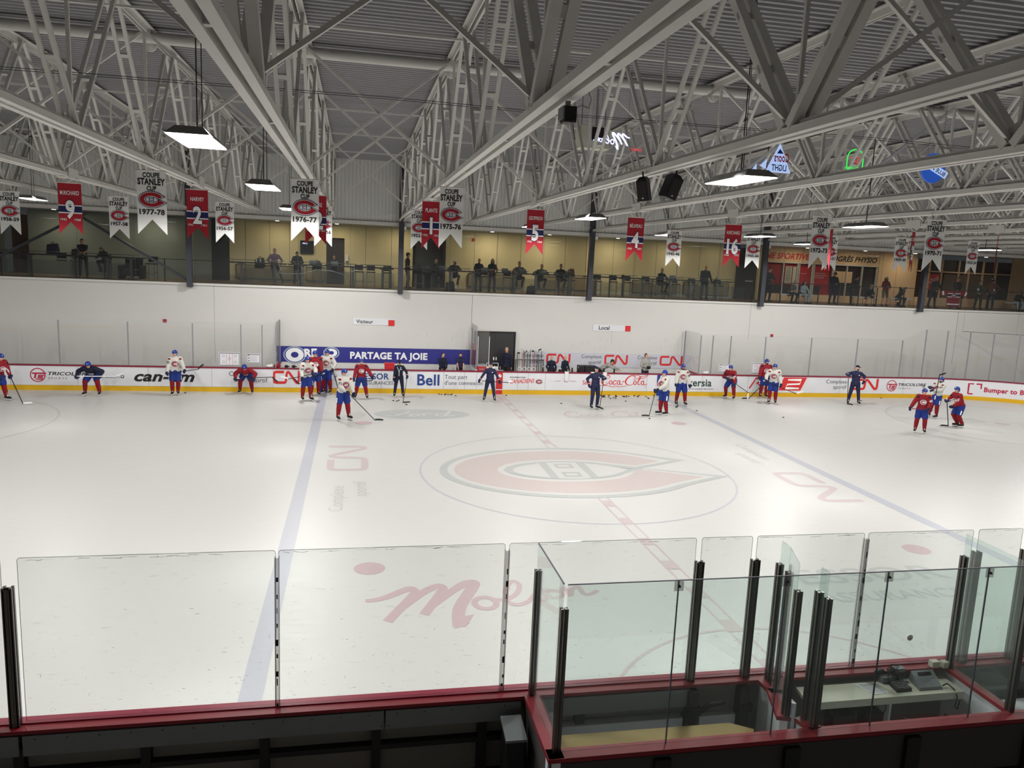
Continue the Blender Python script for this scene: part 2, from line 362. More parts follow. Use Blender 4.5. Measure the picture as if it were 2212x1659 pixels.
def coca(m,layer=1):
    """Coca-Cola script, about 3.5 wide, 1 tall, origin at lower left"""
    o=[]
    def C(x,s=1): return [(x+.50*s,.62),(x+.62*s,.82),(x+.45*s,.98),(x+.2*s,.80),(x+.05*s,.45),(x+.12*s,.15),(x+.35*s,.08),(x+.58*s,.28)]
    o+=stroke(smooth(C(0)),[.035+.075*math.sin(PI*i/42)**2 for i in range(43)],m,layer)
    o+=stroke(smooth([(.45,.92),(.25,.62),(.3,.35),(.5,.2)]),.03,m,layer)
    def oo(x,y=.12,w=.2,h=.36): return stroke(ellp(x+w/2,y+h/2,w/2,h/2,18),.06,m,layer,closed=True)
    o+=oo(.60)+stroke(smooth([(1.12,.42),(1.0,.48),(.88,.3),(.92,.13),(1.12,.2)]),.065,m,layer)
    o+=oo(1.18)+stroke(smooth([(1.38,.5),(1.37,.2),(1.48,.12),(1.58,.2)]),.06,m,layer)
    o+=pol([(1.55,.36),(1.72,.36),(1.72,.43),(1.55,.43)],m,layer)
    o+=stroke(smooth(C(1.75,1.25)),[.035+.075*math.sin(PI*i/42)**2 for i in range(43)],m,layer)
    o+=stroke(smooth([(2.35,.86),(2.6,1.0),(3.0,.86),(3.45,1.02),(3.15,.72),(2.7,.72),(2.45,.55)]),.045,m,layer)
    o+=oo(2.42)+stroke(smooth([(2.7,.3),(2.86,.62),(2.95,.86),(2.84,.8),(2.74,.3),(2.8,.12),(2.92,.2)]),.055,m,layer)
    o+=oo(2.98)+stroke(smooth([(3.18,.5),(3.17,.2),(3.28,.12),(3.38,.2)]),.06,m,layer)
    o+=stroke(smooth([(-.05,-.02),(.4,.02),(.9,-.1),(1.1,0),(1.3,-.08),(1.9,.0)]),.045,m,layer)
    return o
on_ice(move(coca('ice_red'),1.85,7.75,1.14,.03,1.25),'painted_sign')
def molson(m,layer=1):
    """Molson script about 4.4 wide, 1.6 tall"""
    o=stroke(smooth([(-.05,.86),(.18,.88),(.45,1.0),(.88,1.28),(1.02,1.22),(.98,1.0),(.55,.28),(.38,.0)]),[.12+.10*min(1,i/18) for i in range(43)],m,layer)
    o+=stroke(smooth([(.62,.42),(1.15,1.05),(1.55,1.36),(1.68,1.25),(1.55,.95),(1.15,.2)]),.22,m,layer)
    o+=stroke(smooth([(1.3,.45),(1.85,1.1),(2.2,1.42),(2.42,1.42),(2.25,1.05),(1.95,.45),(1.85,.05),(1.82,-.32)]),[.15+.13*min(1,i/15) for i in range(43)],m,layer)
    o+=pol([(1.70,-.38),(1.98,-.28),(2.2,.12),(1.9,.05)],m,layer)
    o+=stroke(ellp(2.52,.55,.24,.24,24),.14,m,layer,closed=True)
    o+=stroke(smooth([(2.72,.68),(3.0,.66),(3.3,.9),(3.45,1.28),(3.32,1.45),(3.12,1.15),(3.02,.75),(3.05,.5),(3.25,.42),(3.5,.55)]),.13,m,layer)
    o+=stroke(smooth([(3.5,.55),(3.72,.85),(3.84,.98),(3.92,.75),(3.85,.55),(3.65,.58)]),.12,m,layer)
    o+=stroke(ellp(4.15,.8,.18,.17,20),.11,m,layer,closed=True)
    o+=stroke(smooth([(4.3,.9),(4.45,1.05),(4.5,.72),(4.62,.98),(4.8,1.08),(4.82,.78),(4.95,.72),(5.2,.88)]),.12,m,layer)
    return o
on_ice(move(molson('ice_molson'),-6.15,-9.0,.82,.0,.98),'painted_sign')
on_ice(txt('ESSOR',2.35,-8.28,.72,'ice_txt',sx=1.2,maxw=4.1,bold=.01)+txt('ASSURANCES',2.3,-9.1,.42,'ice_txt',maxw=3.4,bold=.01),'painted_lettering')
# walls
wall=struct(B('wall_far','wall_white',None,(-36,37,15.0,15.2,-.03,4.38)))
B('wall_seam','txt_grey',wall,(-1.075,-1.06,14.996,15.001,2.7,4.38),(25.34,25.355,14.996,15.001,1.5,4.38),(13.2,13.21,14.997,15.001,2.6,4.38),(-12.6,-12.592,14.997,15.001,1,4.38),(5.9,5.906,14.997,15.001,2.2,2.9))
smg=[]
random.seed(3)
for _ in range(45):
    x=random.uniform(-4,9.5); z=random.uniform(1.85,2.4); l=random.uniform(.04,.22); smg+=stroke([(x,z),(x+random.uniform(-.02,.03),z+l)],.006+.008*random.random(),'scuff')
for _ in range(40):
    x=random.uniform(-22,24); z=random.uniform(1.3,4.0); l=random.uniform(.03,.12); smg+=stroke([(x,z),(x+l,z+random.uniform(-.02,.02))],.008,'scuff')
decal(smg,plane_fn((0,14.998,0),(1,0,0),(0,0,1),(0,-1,0),.001),'scuff_marks',wall)['kind']='stuff'
for b_,nm in (((-36,37,14.92,15.2,4.38,4.47),'trim_1'),((-36,37,14.9,15.3,7.36,7.52),'trim_2')): struct(B(nm,'steel_white',None,b_))
# ribbed siding above the mezzanine opening
mat('siding',(218,218,215),.55,var=.02)
mb=MB().use('siding'); x=-36; prof=[]
while x<37: prof+=[(x,15.0),(x+.11,15.0),(x+.125,15.025),(x+.15,15.025)]; x+=.165
n=len(prof); mb.add([(a,b,7.5) for a,b in prof]+[(a,b,10.45) for a,b in prof]+[(-36,15.2,7.5),(37,15.2,7.5),(-36,15.2,10.45),(37,15.2,10.45)],[(i,i+1,n+i+1,n+i) for i in range(n-1)]+[(2*n,2*n+1,2*n+3,2*n+2)])
struct(mb.obj('wall_upper'))
struct(B('wall_left','wall_white',None,(-36.2,-36,-25.5,20.5,-.03,10.5))); struct(B('wall_right','wall_white',None,(37,37.2,-25.5,20.5,-.03,10.5)))
struct(B('wall_near','wall_white',None,(-36,37,-25.7,-25.5,-.03,10.5)))
# roof deck: trapezoid flutes running along the building
mat('deck',(142,142,144),.5,metal=.1,var=.05)
def zdeck(y): return 10.37-.012*abs(y)
mb=MB().use('deck'); y=-25.4; prof=[]
while y<15.0:
    prof+=[(y,0),(y+.08,0),(y+.11,.065),(y+.19,.065)]; y+=.22
n=len(prof); P_=[(a,zdeck(a)+b) for a,b in prof]
mb.add([(-36,a,b) for a,b in P_]+[(37,a,b) for a,b in P_],[(i,i+1,n+i+1,n+i) for i in range(n-1)])
mb.add([(-36,-25.6,10.6),(37,-25.6,10.6),(37,20.5,10.6),(-36,20.5,10.6)],[(0,1,2,3)])
struct(mb.obj('ceiling'))
# ------------------------------------------------------------ steel columns
for i,x in enumerate((-22.64,-13.55,-4.455,4.56,13.6,22.8,31.9)):
    mb=MB().use('steel_dark'); z1=10.1
    mb.box(x-.11,x+.11,14.66,14.70,4.30,z1).box(x-.11,x+.11,14.90,14.94,4.30,z1).box(x-.02,x+.02,14.70,14.90,4.30,z1).box(x-.115,x-.095,14.70,14.90,4.30,z1).box(x+.095,x+.115,14.70,14.90,4.30,z1)
    o=mb.obj('steel_column'); tag(o,['dark steel column beyond the left edge of the gallery rail','dark steel column between the grey wall and the cream wall','dark steel column behind the man at the cream wall, under the 1975-76 banner','dark steel column right of the woman in black hair and the row of laptops','dark steel column at the left end of the physio shop sign','dark steel column beside the red hockey sweater over the rail','dark steel column at the far right end of the gallery'][i],'column')
# ------------------------------------------------------------ roof trusses
TS=3.03; TX=[-4.455+TS*k for k in range(-7,13)]
NB=[-17,-12.75,-8.5,-4.25,0,4.25,8.5,12.75]; NT=[-19.1,-14.87,-10.62,-6.37,-2.12,2.12,6.37,10.62,14.85]
ZB=7.64
def zt(y): return zdeck(y)-.06
def make_truss():
    root=empty('roof_truss','', 'roof truss')
    G=.07; W_=.1
    mb=MB().use('steel_white')
    for s in (-1,1):
        xs=s*(G/2+W_/2)
        mb.beam((xs,-19.3,ZB+.01),(xs,12.75,ZB+.01),W_,.02); mb.beam((s*(G/2+.01),-19.3,ZB+.08),(s*(G/2+.01),12.75,ZB+.08),.02,.15); mb.beam((s*(G/2+W_-.01),-19.3,ZB+.05),(s*(G/2+W_-.01),12.75,ZB+.05),.015,.08)
        mb.beam((xs,12.75,ZB+.05),(xs,14.7,ZB-.02),.06,.09)
    for y in [-15,-10.6,-6.4,-2,2,6.4,10.6]: mb.box(-.1,.1,y-.04,y+.04,ZB+.025,ZB+.05)
    for s in (-1,1): mb.box(s*.15-.01,s*.15+.01,.1,.75,ZB-.04,ZB+.2)
    mb.box(-.155,.155,.12,.73,ZB-.015,ZB-.003)
    mb.obj('bottom_chord',None,root)
    mb=MB().use('steel_white')
    for s in (-1,1):
        for a,b in ((-19.3,0),(0,14.98)):
            mb.beam((s*.075,a,zt(a)),(s*.075,b,zt(b)),.1,.02); mb.beam((s*.04,a,zt(a)-.06),(s*.04,b,zt(b)-.06),.02,.12)
    mb.obj('top_chord',None,root)
    def web(y0,z0,y1,z1,w,g,nm='web_member'):
        mb=MB().use('steel_white'); p0=V(0,y0,z0); p1=V(0,y1,z1)
        for s in (-1,1): mb.beam(p0+V(s*g,0,0),p1+V(s*g,0,0),w,w,(1,0,0))
        for t in (.33,.67):
            p=p0.lerp(p1,t); d=(p1-p0).normalized(); mb.beam(p+V(-g-w/2,0,0),p+V(g+w/2,0,0),.05,w*1.15,(0,d.y,d.z))
        return mb.obj(nm,None,root)
    for i,y in enumerate(NB):
        big=i<=1
        w=.12 if big else .06; g=.09
        web(y-.06,ZB+.1,NT[i]+.05,zt(NT[i])-.06,w,g); web(y+.06,ZB+.1,NT[i+1]-.05,zt(NT[i+1])-.06,w,g)
        mb=MB().use('steel_white'); mb.beam((0,y,ZB+.12),(0,y,zt(y)-.05),.05,.05); mb.obj('vertical_strut',None,root)
        mb=MB().use('steel_white'); mb.prism([(y-.2,ZB+.08),(y+.2,ZB+.08),(y+.16,ZB+.34),(y,ZB+.42),(y-.16,ZB+.34)],-.008,.008,'x'); mb.obj('gusset_plate',None,root)
    web(14.9,zt(14.9)-.05,12.83,ZB+.1,.05,.07)
    return root
def brace_parts(root):
    for y in (-12.75,-4.25,0,8.5):
        for a,b in (((0,y,ZB+.12),(TS,y,zt(y)-.1)),((TS,y+.05,ZB+.12),(0,y+.05,zt(y)-.1))):
            mb=MB().use('steel_white'); mb.beam(a,b,.055,.055); mb.obj('cross_brace',None,root)
    for y in (-6.37,2.12,6.37,10.62):
        mb=MB().use('steel_white'); mb.beam((0,y,zt(y)-.22),(TS,y,zt(y)-.22),.04,.04); mb.obj('bridging_bar',None,root)
t0=make_truss(); brace_parts(t0)
TL={-7:'white steel roof truss, first one left of the picture edge',-6:'white steel roof truss at the far left, left of the 1958-59 banner truss',-5:'white steel roof truss entering at the left edge above the 1958-59 banner',-4:'white steel roof truss holding the small 1958-59 banner',
-3:'white steel roof truss holding the number 9 and 1957-58 banners',-2:'white steel roof truss holding the 1977-78, number 2 and 1956-57 banners',-1:'white steel roof truss holding the 1976-77 banner, its wide chord running to the top left',0:'white steel roof truss holding the 1975-76 banner and the black projector box',
1:'white steel roof truss with two black loudspeakers and the number 5 banner',2:'white steel roof truss holding the number 4 banner',3:'white steel roof truss holding the 1972-73, number 16 and 1945-46 banners',4:'white steel roof truss holding the 1970-71, number 7 and 1943-44 banners',
5:'white steel roof truss holding the number 29 and 1930-31 banners',6:'white steel roof truss holding the number 18 and 1929-30 banners',7:'white steel roof truss holding the 1923-24 banner',8:'white steel roof truss, first one right of the 1923-24 banner',9:'white steel roof truss, second one right of the 1923-24 banner',
10:'white steel roof truss, third one right of the 1923-24 banner',11:'white steel roof truss, fourth one right of the 1923-24 banner',12:'white steel roof truss at the right end wall, beyond four others'}
for i,x in enumerate(TX):
    t=t0 if i==0 else copy_tree(t0)
    t.location=(x,0,0); t['label']=TL[i-7]; t['group']='roof trusses'
# pipes and cables under the roof
mb=MB().use('steel_white'); mb.tube((-36,-4.0,10.12),(37,-3.7,10.12),.11,n=16,cap=False)
for x in TX: mb.tube((x,-3.87,10.0),(x,-3.81,10.0),.13,n=12,cap=False)
tag(mb.obj('sprinkler_main'),'large pale round pipe running the length of the hall under the roof','pipe')
for y,z,lb in ((-7.9,8.60,'thin black cable strung across the hall above the lamps, nearer one'),(-7.3,8.68,'thin black cable strung across the hall above the lamps, farther one')):
    mb=MB().use('dkframe'); mb.path([(x,y,z+.02*math.sin(x*.7)) for x in range(-30,33,3)],.005,6); tag(mb.obj('cable'),lb,'cable')
mb=MB().use('steel_white'); mb.path([(-13.3,14.5,7.9),(-11.5,14.4,7.72),(-9.5,14.4,7.66),(-7,14.4,7.62),(-5.6,14.5,7.75),(-4.7,14.6,7.95)],.012,6); tag(mb.obj('cable'),'white sagging cable in front of the siding left of the 1975-76 banner','cable')
mb=MB().use('steel_white'); mb.path([(-4.3,14.6,7.9),(-2.5,14.4,7.72),(0,14.4,7.62),(3,14.4,7.6),(4.4,14.6,7.75)],.012,6); tag(mb.obj('cable'),'white sagging cable in front of the siding behind the number 5 banner','cable')
# ------------------------------------------------------------ lamps
def make_lamp(i,x,y,z=7.3):
    root=bpy.data.objects.new('hanging_lamp',None); C.objects.link(root); root.location=(x,y,z)
    mb=MB().use('metal_grey'); mb.add([(-.24,-.62,0),(.24,-.62,0),(.24,.62,0),(-.24,.62,0),(-.15,-.5,.1),(.15,-.5,.1),(.15,.5,.1),(-.15,.5,.1)],[(0,1,5,4),(1,2,6,5),(2,3,7,6),(3,0,4,7),(4,5,6,7)])
    mb.obj('housing',None,root)
    B('diffuser','lampface',root,(-.23,.23,-.6,.6,-.012,.0))
    mb=MB().use('black'); mb.tube((0,-.02,.1),(0,-.02,10.4-z),.008,n=6,cap=False); mb.tube((.05,.02,.1),(.05,.05,10.4-z),.006,n=5,cap=False); mb.obj('suspension_cord',None,root)
    ld=bpy.data.lights.new('rink_light','SPOT'); ld.spot_size=math.radians(168); ld.spot_blend=.12; ld.shadow_soft_size=.25; ld.energy=LAMP_W*(LAMP_K[i] if i<len(LAMP_K) else 1.0); ld.color=(1,.985,.955)
    lo=bpy.data.objects.new('rink_light',ld); C.objects.link(lo); lo.parent=root; lo.location=(0,0,-.03)
    return root
LL=['nearest lit lamp on the left, hanging above the 1977-78 banner','lit lamp hanging left of the 1976-77 banner','small lit lamp half hidden behind the 1976-77 banner','large lit lamp hanging right of the loudspeakers','lit lamp hanging between the number 5 and number 4 banners','small lit lamp beside the number 5 banner',
 'lit lamp left of the 1970-71 banner, seen edge on','small lit lamp near the 1943-44 banner','small lit lamp near the 1945-46 banner','lit lamp right of the 1958-59 banner','small lit lamp near the 1923-24 banner']
for i,p in enumerate(LAMPS):
    r=make_lamp(i,*p)
    if i<len(LL): tag(r,LL[i],'lamp','hanging rink lamps')
    else: tag(r,'hanging rink lamp outside the picture, or added at the far side, lighting the ice','lamp','rink lamps outside the picture or added')
# ------------------------------------------------------------ dasher boards and glass
def sweep(path, o0, o1, z0, z1, m, mb=None, closed=False):
    mb=mb or MB(); mb.use(m); n=len(path); a=[];b=[]
    P=[Vector(p) for p in path]
    for i in range(n):
        p=P[max(0,i-1)] if not closed else P[i-1]; q=P[min(n-1,i+1)] if not closed else P[(i+1)%n]
        d=(q-p).normalized(); nn=Vector((d.y,-d.x)); a.append(P[i]+nn*o0); b.append(P[i]+nn*o1)
    vs=[(p.x,p.y,z) for p,z in [(p,z0) for p in a]+[(p,z0) for p in b]+[(p,z1) for p in b]+[(p,z1) for p in a]]
    fs=[]
    for i in range(n if closed else n-1):
        j=(i+1)%n
        for k in range(4): fs.append((k*n+i,k*n+j,((k+1)%4)*n+j,((k+1)%4)*n+i))
    if not closed: fs+=[(0,n,2*n,3*n),(n-1,2*n-1,3*n-1,4*n-1)]
    mb.add(vs,fs); return mb
def arc(cx,cy_,a0,a1,R=8.53,n=18): return [(cx+R*math.cos(math.radians(a0+(a1-a0)*i/n)), cy_+R*math.sin(math.radians(a0+(a1-a0)*i/n))) for i in range(n+1)]
# path runs left to right along the far side => outward normal is +y (d=(1,0) gives (0,-1)), so offsets are negative outwards
far_path=arc(-21.95,4.42,180,90,n=60)+arc(21.95,4.42,90,0,n=60)
fb=empty('dasher_boards','white rink boards along the far side with sponsor names, yellow kick plate and red cap','rink boards')
sweep(far_path,0,-.1,.2,1.0,'white_panel').obj('board_panel',None,fb)
sweep(far_path,.015,-.1,0,.2,'yellow').obj('kick_plate',None,fb)
sweep(far_path,.02,-.17,1.0,1.055,'red_rail').obj('cap_rail',None,fb)
YB=12.95
B('blue_panel','royal',fb,(-7.93,-7.61,YB-.022,YB,.0,1.0)); B('blue_panel','royal',fb,(7.61,7.93,YB-.022,YB,.0,1.0)); B('red_panel','cooler_red',fb,(-.15,.15,YB-.022,YB,.0,1.0))
mb=MB().use('txt_grey')
for x in (-20.1,-17.6,-14.9,-12.4,-9.9,-7.0,-5.3,-2.55,-1.6,-1.05,.85,1.35,2.15,4.6,7.1,9.9,12.3,14.8,17.3,20.9): mb.box(x,x+.008,YB-.003,YB,.2,1.0)
mb.box(-22,-8,YB-.003,YB,.2,.206).box(-7.5,-.3,YB-.003,YB,.2,.206).box(.3,22,YB-.003,YB,.2,.206)
mb.obj('panel_joint',None,fb)
def ad(items,x=0,nm='board_lettering'): return decal(items,plane_fn((x,YB-.004,0),(1,0,0),(0,0,1),(0,-1,0),.0015),nm,fb)
def tricolore(x,s=1):
    o=ring2(ellp(x+.28,.62,.29*s,.29*s,32),ellp(x+.28,.62,.25*s,.25*s,32),'magenta')
    o+=pol([(x+.08,.72),(x+.6,.72),(x+.58,.66),(x+.06,.66)],'magenta',2)+pol([(x+.17,.66),(x+.24,.66),(x+.2,.48),(x+.13,.48)],'magenta',2)
    o+=stroke([(x+.52,.6),(x+.3,.6),(x+.28,.53),(x+.46,.53),(x+.44,.45),(x+.2,.45)],.045,'magenta',2)
    o+=txt('TRICOLORE',x+.66,.62,.14,'txt_black',bold=.02,shear=.25,sx=1.5,maxw=1.65)+txt('S P O R T S',x+.66,.46,.07,'txt_black',shear=.2,sx=1.5,maxw=1.5)
    return o
ad(tricolore(-19.37)+txt('@TRICOLORESPORTS.HK',-17.1,.52,.08,'txt_grey',maxw=1.3)+stroke(ellp(-15.9,.6,.06,.06,14),.02,'txt_black',1,closed=True))
ad(txt('com',-20.6,.5,.14,'txt_black',bold=.02))
ad(txt('can-am',-15.45,.42,.44,'txt_black',bold=.032,shear=.3,sx=1.3,maxw=3.05))
ad(txt('Complexe',-11.7,.69,.2,'txt_grey',maxw=1.55)+txt('sportif',-10.12,.42,.2,'txt_grey',align='R'))
ad(move(cn_logo('cnred'),-9.9,.36,.46,0,.58))
ad(txt('ESSOR',-6.05,.62,.27,'bell',bold=.02,sx=1.0,maxw=1.3)+txt('ASSURANCES',-6.1,.38,.16,'txt_grey',maxw=1.35)+txt('ESS',-7.3,.55,.2,'bell',maxw=.6))
ad(txt('Bell',-3.72,.38,.5,'bell',bold=.022,maxw=1.0)+txt('Tout part',-2.5,.68,.19,'txt_grey',maxw=1.1)+txt("d'une connexion",-2.5,.41,.19,'txt_grey',maxw=2.05))
ad(txt('DÉVELOPPEMENT HOCKEY',.48,.76,.06,'txt_black',bold=.02,shear=.2,maxw=.75)+txt('CANADIENS',.5,.5,.2,'cnred',bold=.01,shear=.35,maxw=1.15,rot=.04)+move(ch_logo(),1.86,.6,.15))
ad(txt('——  ◦ Duracell',2.4,.62,.05,'txt_grey',maxw=.62)+stroke(ellp(3.16,.65,.09,.05,18),.015,'magenta',closed=True)+txt('RONA',3.09,.635,.03,'magenta',maxw=.14)+txt('Bell Sports',3.35,.62,.05,'magenta',maxw=.28))
ad(txt('Savourez',3.95,.5,.2,'cnred',maxw=.85,bold=.01)+move(coca('cnred'),4.85,.45,.66,0,.52)+pol([(6.98,.4),(7.05,.4),(7.05,.42),(6.98,.42)],'cnred'))
ad([*stroke(smooth([(8.75,.42),(8.85,.6),(9.0,.85),(9.15,1.0-.05)]),[.02+.2*math.sin(PI*i/18) for i in range(19)],'green'),*stroke(smooth([(8.8,.58),(8.9,.5),(8.98,.36)]),[.02+.12*math.sin(PI*i/12) for i in range(13)],'green')]+txt('kersia',9.2,.48,.36,'dkgreen',bold=.02,maxw=1.85)+txt('INVENTER UN MONDE ALIMENTAIRE SÛR',9.2,.32,.05,'txt_grey',bold=.01,maxw=1.85))
r2=[]
r2+=stroke([(12.4,.4),(12.62,.74),(12.7,.9),(13.25,.9),(13.3,.78),(12.75,.66)],.075,'cnred')+stroke([(12.85,.64),(13.15,.4)],.08,'cnred')
r2+=stroke([(14.0,.9),(13.45,.9),(13.4,.68),(13.85,.62),(13.8,.4),(13.2,.4)],.08,'cnred')
r2+=pol([(14.2,.97),(15.45,.97),(15.15,.32),(13.95,.32)],'cnred')+stroke([(14.42,.85),(15.16,.85),(15.08,.65),(14.42,.62),(14.33,.43),(15.06,.43)],.07,'white',2)
ad(r2)
ad(txt('Complexe',17.68,.7,.2,'txt_grey',align='R',maxw=1.5)+txt('sportif',17.68,.43,.2,'txt_grey',align='R')+move(cn_logo('cnred'),17.95,.38,.62,0,.58))
ad(tricolore(19.95)+stroke([(22.05,.55),(22.15,.55),(22.15,.66),(22.05,.66)],.02,'txt_grey',closed=True)+stroke(ellp(22.1,.605,.03,.03,12),.012,'txt_grey',closed=True))
ad([( [(-.12,.78),(.0,.95),(.04,.9),(-.04,.78)],[(0,1,2,3)],'white',16),([(-.02,.78),(.06,.9),(.1,.84),(.06,.78)],[(0,1,2,3)],'white',16),([(-.15,.2),(.15,.2),(.15,.23),(-.15,.23)],[(0,1,2,3)],'white',16)])
def arc_fn(a0,z0=0,R=8.526):
    a0=math.radians(a0)
    def f(a,b,l):
        t=a0-a/R; r=R-.0015*l; return V(21.95+r*math.cos(t),4.42+r*math.sin(t),z0+b)
    return f
bb=stroke([(.2,.32),(.2,.84),(.44,.84)],.07,'magenta')+stroke([(.56,.84),(.8,.84),(.8,.6)],.07,'magenta')+stroke([(.2,.32),(.44,.32)],.07,'magenta')+txt('Bumper to Bumper',.95,.46,.24,'magenta',bold=.035,maxw=4.1)
decal(bb,arc_fn(74.5),'board_lettering',fb)
def pane(parent,p0,p1,z0,z1,m='glass_far',z1b=None,nm='glass_pane',t=.012):
    p0=Vector(p0);p1=Vector(p1); d=(p1-p0).normalized(); n_=Vector((-d.y,d.x))*t/2; z1b=z1 if z1b is None else z1b
    mb=MB().use(m); mb.add([(p.x+s*n_.x,p.y+s*n_.y,z) for p,zz in ((p0,z1),(p1,z1b)) for s in (-1,1) for z in (z0,zz)],[(0,1,3,2),(4,6,7,5),(0,4,5,1),(2,3,7,6),(0,2,6,4),(1,5,7,3)])
    return mb.obj(nm,None,parent)
def post(parent,x,y,z0,z1,w=.045,d=.05,m='post_grey',nm='support_post'):
    mb=MB().use(m)
    mb.box(x-w/2,x-w/6,y-d/2,y+d/2,z0,z1).box(x+w/6,x+w/2,y-d/2,y+d/2,z0,z1).box(x-w/6,x+w/6,y-d/5,y+d/5,z0,z1)
    return mb.obj(nm,None,parent)
GY=13.03
XL=[-23.0,-20.9,-18.27,-15.66,-13.14,-11.21,-10.35,-9.79]
for a,b in zip(XL,XL[1:]): pane(fb,(max(a,-21.95)+.015,GY),(b-.015,GY),1.055,2.95 if b<-9.5 else 3.0)
for x in XL[1:]: post(fb,x,GY,1.055,2.88)
XR=[9.72,10.34,11.27,13.09,15.55,18.09,20.63,21.94]
for a,b in zip(XR,XR[1:]): pane(fb,(a+.015,GY),(b-.015,GY),1.055,2.97,z1b=3.52 if b>21 else 2.97)
for x in XR: post(fb,x,GY,1.055,2.93 if x<21 else 3.5)
aa=[90,82.2,74.5,67,59.3,51.6,44,36.4,28.8,21]
for i,(a,b) in enumerate(zip(aa,aa[1:])):
    f=lambda t: (21.95+8.61*math.cos(math.radians(t)),4.42+8.61*math.sin(math.radians(t)))
    pane(fb,f(a-.1),f(b+.1),1.055,3.5); post(fb,*f(b),1.055,3.48)
    if i==0: pass
    g=lambda t: (-21.95-8.61*math.cos(math.radians(t)),4.42+8.61*math.sin(math.radians(t)))
    pane(fb,g(b+.1),g(a-.1),1.055,3.5)
# bench returns: glass between the benches and the glassed ends
for x,lb in ((-9.79,'clear glass end screen at the left end of the visitors bench'),(9.72,'clear glass end screen at the right end of the home bench')):
    r=empty('bench_screen',lb,'glass screen')
    pane(r,(x,GY+.1),(x,14.9),1.08,3.0); B('cap_rail','red_rail',r,(x-.06,x+.06,GY+.1,14.97,1.0,1.06)); B('panel','white_panel',r,(x-.04,x+.04,GY+.05,14.97,.0,1.0)); post(r,x,14.88,1.06,2.95)
r=empty('bench_screen','tall clear glass divider between the two team benches, left of the doorway','glass screen')
pane(r,(-1.05,13.2),(-1.05,14.9),1.08,3.05); B('panel','white_panel',r,(-1.1,-1.0,13.15,14.97,0,1.08)); post(r,-1.05,13.25,1.08,2.85); post(r,-1.05,14.8,1.08,2.85)
r=empty('bench_screen','clear glass pane on two thin white posts in front of the dark doorway','glass screen')
pane(r,(-.83,14.2),(-.32,14.2),.2,2.78); B('support_post','holder',r,(-.85,-.83,14.17,14.23,.2,2.5)); B('support_post','holder',r,(-.32,-.3,14.17,14.23,.2,2.5))
# netting above the corner glass
mb=MB().use('black'); mb.path([(25.4,14.6,3.35),(26.5,13.8,3.36),(28.2,12.2,3.4),(30.4,9.5,3.45)],.012,6)
for i in range(0,14,5):
    x=25.4+i*.36; mb.tube((x,14.6-.36*i*.9,3.35),(x,14.6-.36*i*.9,10.0),.003,n=4,cap=False)
tag(mb.obj('safety_net'),'thin black edged safety netting above the glass in the far right corner','net')
# ------------------------------------------------------------ bench area: raised floor, bench, banners on the wall
bf=tag(B('bench_platform','rubber',None,(-9.7,9.65,13.1,14.99,-.03,.2)),'black rubber bench platform behind the far boards','platform')
for a,b,lb in ((-9.6,-1.2,'long white player bench of the visitors below the blue sign'),(2.6,9.5,'long white player bench of the home side below the grey sign')):
    r=empty('player_bench',lb,'bench'); B('seat','white_panel',r,(a,b,14.35,14.7,.6,.66))
    mb=MB().use('metal_grey')
    for k in range(6): x=a+.2+(b-a-.4)*k/5; mb.box(x-.03,x+.03,14.4,14.65,.2,.6)
    mb.obj('leg',None,r)
def wall_sign(nm,lb,cat,x0,x1,z0,z1,m,items):
    o=B(nm,m,None,(x0,x1,14.975,14.993,z0,z1)); tag(o,lb,cat)
    if items: decal(items,plane_fn((0,14.972,0),(1,0,0),(0,0,1),(0,-1,0),.0015),'lettering',o)
    return o
ore=[]
for cx,cz,w,h in ((-9.15,1.38,.40,.32),(-7.52,1.5,.26,.2)):
    ore+=pol(ellp(cx,cz,w+.1,h+.07,28),'sh_light',1)+pol(ellp(cx,cz,w+.05,h+.03,28),'oreo',2)+ring2(ellp(cx,cz,w,h,28),ellp(cx,cz,w*.42,h*.42,28),'white',3)+pol(ellp(cx,cz,w*.42,h*.42,28),'oreo',3)
ore+=txt('RE',-8.72,1.30,.36,'white',bold=.05,maxw=.92,layer=6,rot=.04)
ore+=txt('PARTAGE TA JOIE',-6.68,1.26,.31,'white',bold=.04,maxw=4.25,layer=2)
wall_sign('sponsor_sign','long dark blue wall sign with white biscuit brand letters and PARTAGE TA JOIE','sign',-9.78,-1.1,1.06,1.77,'oreo',ore)
cnb=[]
for x in (2.5,5.45,8.35): cnb+=txt('Complexe',x,1.48,.18,'txt_grey',align='R',maxw=1.28)+txt('sportif',x,1.2,.18,'txt_grey',align='R')+move(cn_logo('cnred'),x+.15,1.17,.5,0,.5)
mat('banner_grey',(196,196,204),.6)
wall_sign('sponsor_sign','long light grey wall sign with grey Complexe sportif and red rail company logos','sign',1.6,10.2,1.03,1.74,'banner_grey',cnb)
wall_sign('bench_sign','white wall plate reading Visiteur with a red square','sign',-6.55,-4.68,2.83,3.13,'white_panel',txt('Visiteur',-6.42,2.9,.17,'txt_black',bold=.015,maxw=1.1)+pol([(-4.96,2.81),(-4.68,2.81),(-4.68,3.08),(-4.96,3.08)],'cnred'))
wall_sign('bench_sign','white wall plate reading Local with a red square','sign',4.93,6.85,2.83,3.13,'white_panel',txt('Local',5.22,2.9,.19,'txt_black',bold=.015,maxw=.8)+pol([(6.57,2.84),(6.85,2.84),(6.85,3.12),(6.57,3.12)],'cnred'))
for x,z,lb in ((-14.66,2.77,'small red square plate on the white wall at the left'),(14.5,2.82,'small red square plate on the white wall at the right')):
    tag(B('wall_marker','cloth_red',None,(x-.075,x+.075,14.975,14.995,z-.075,z+.075)),lb,'marker')
dr=struct(B('door_1','door_dark',None,(-.84,1.02,14.94,14.995,.2,2.62)))
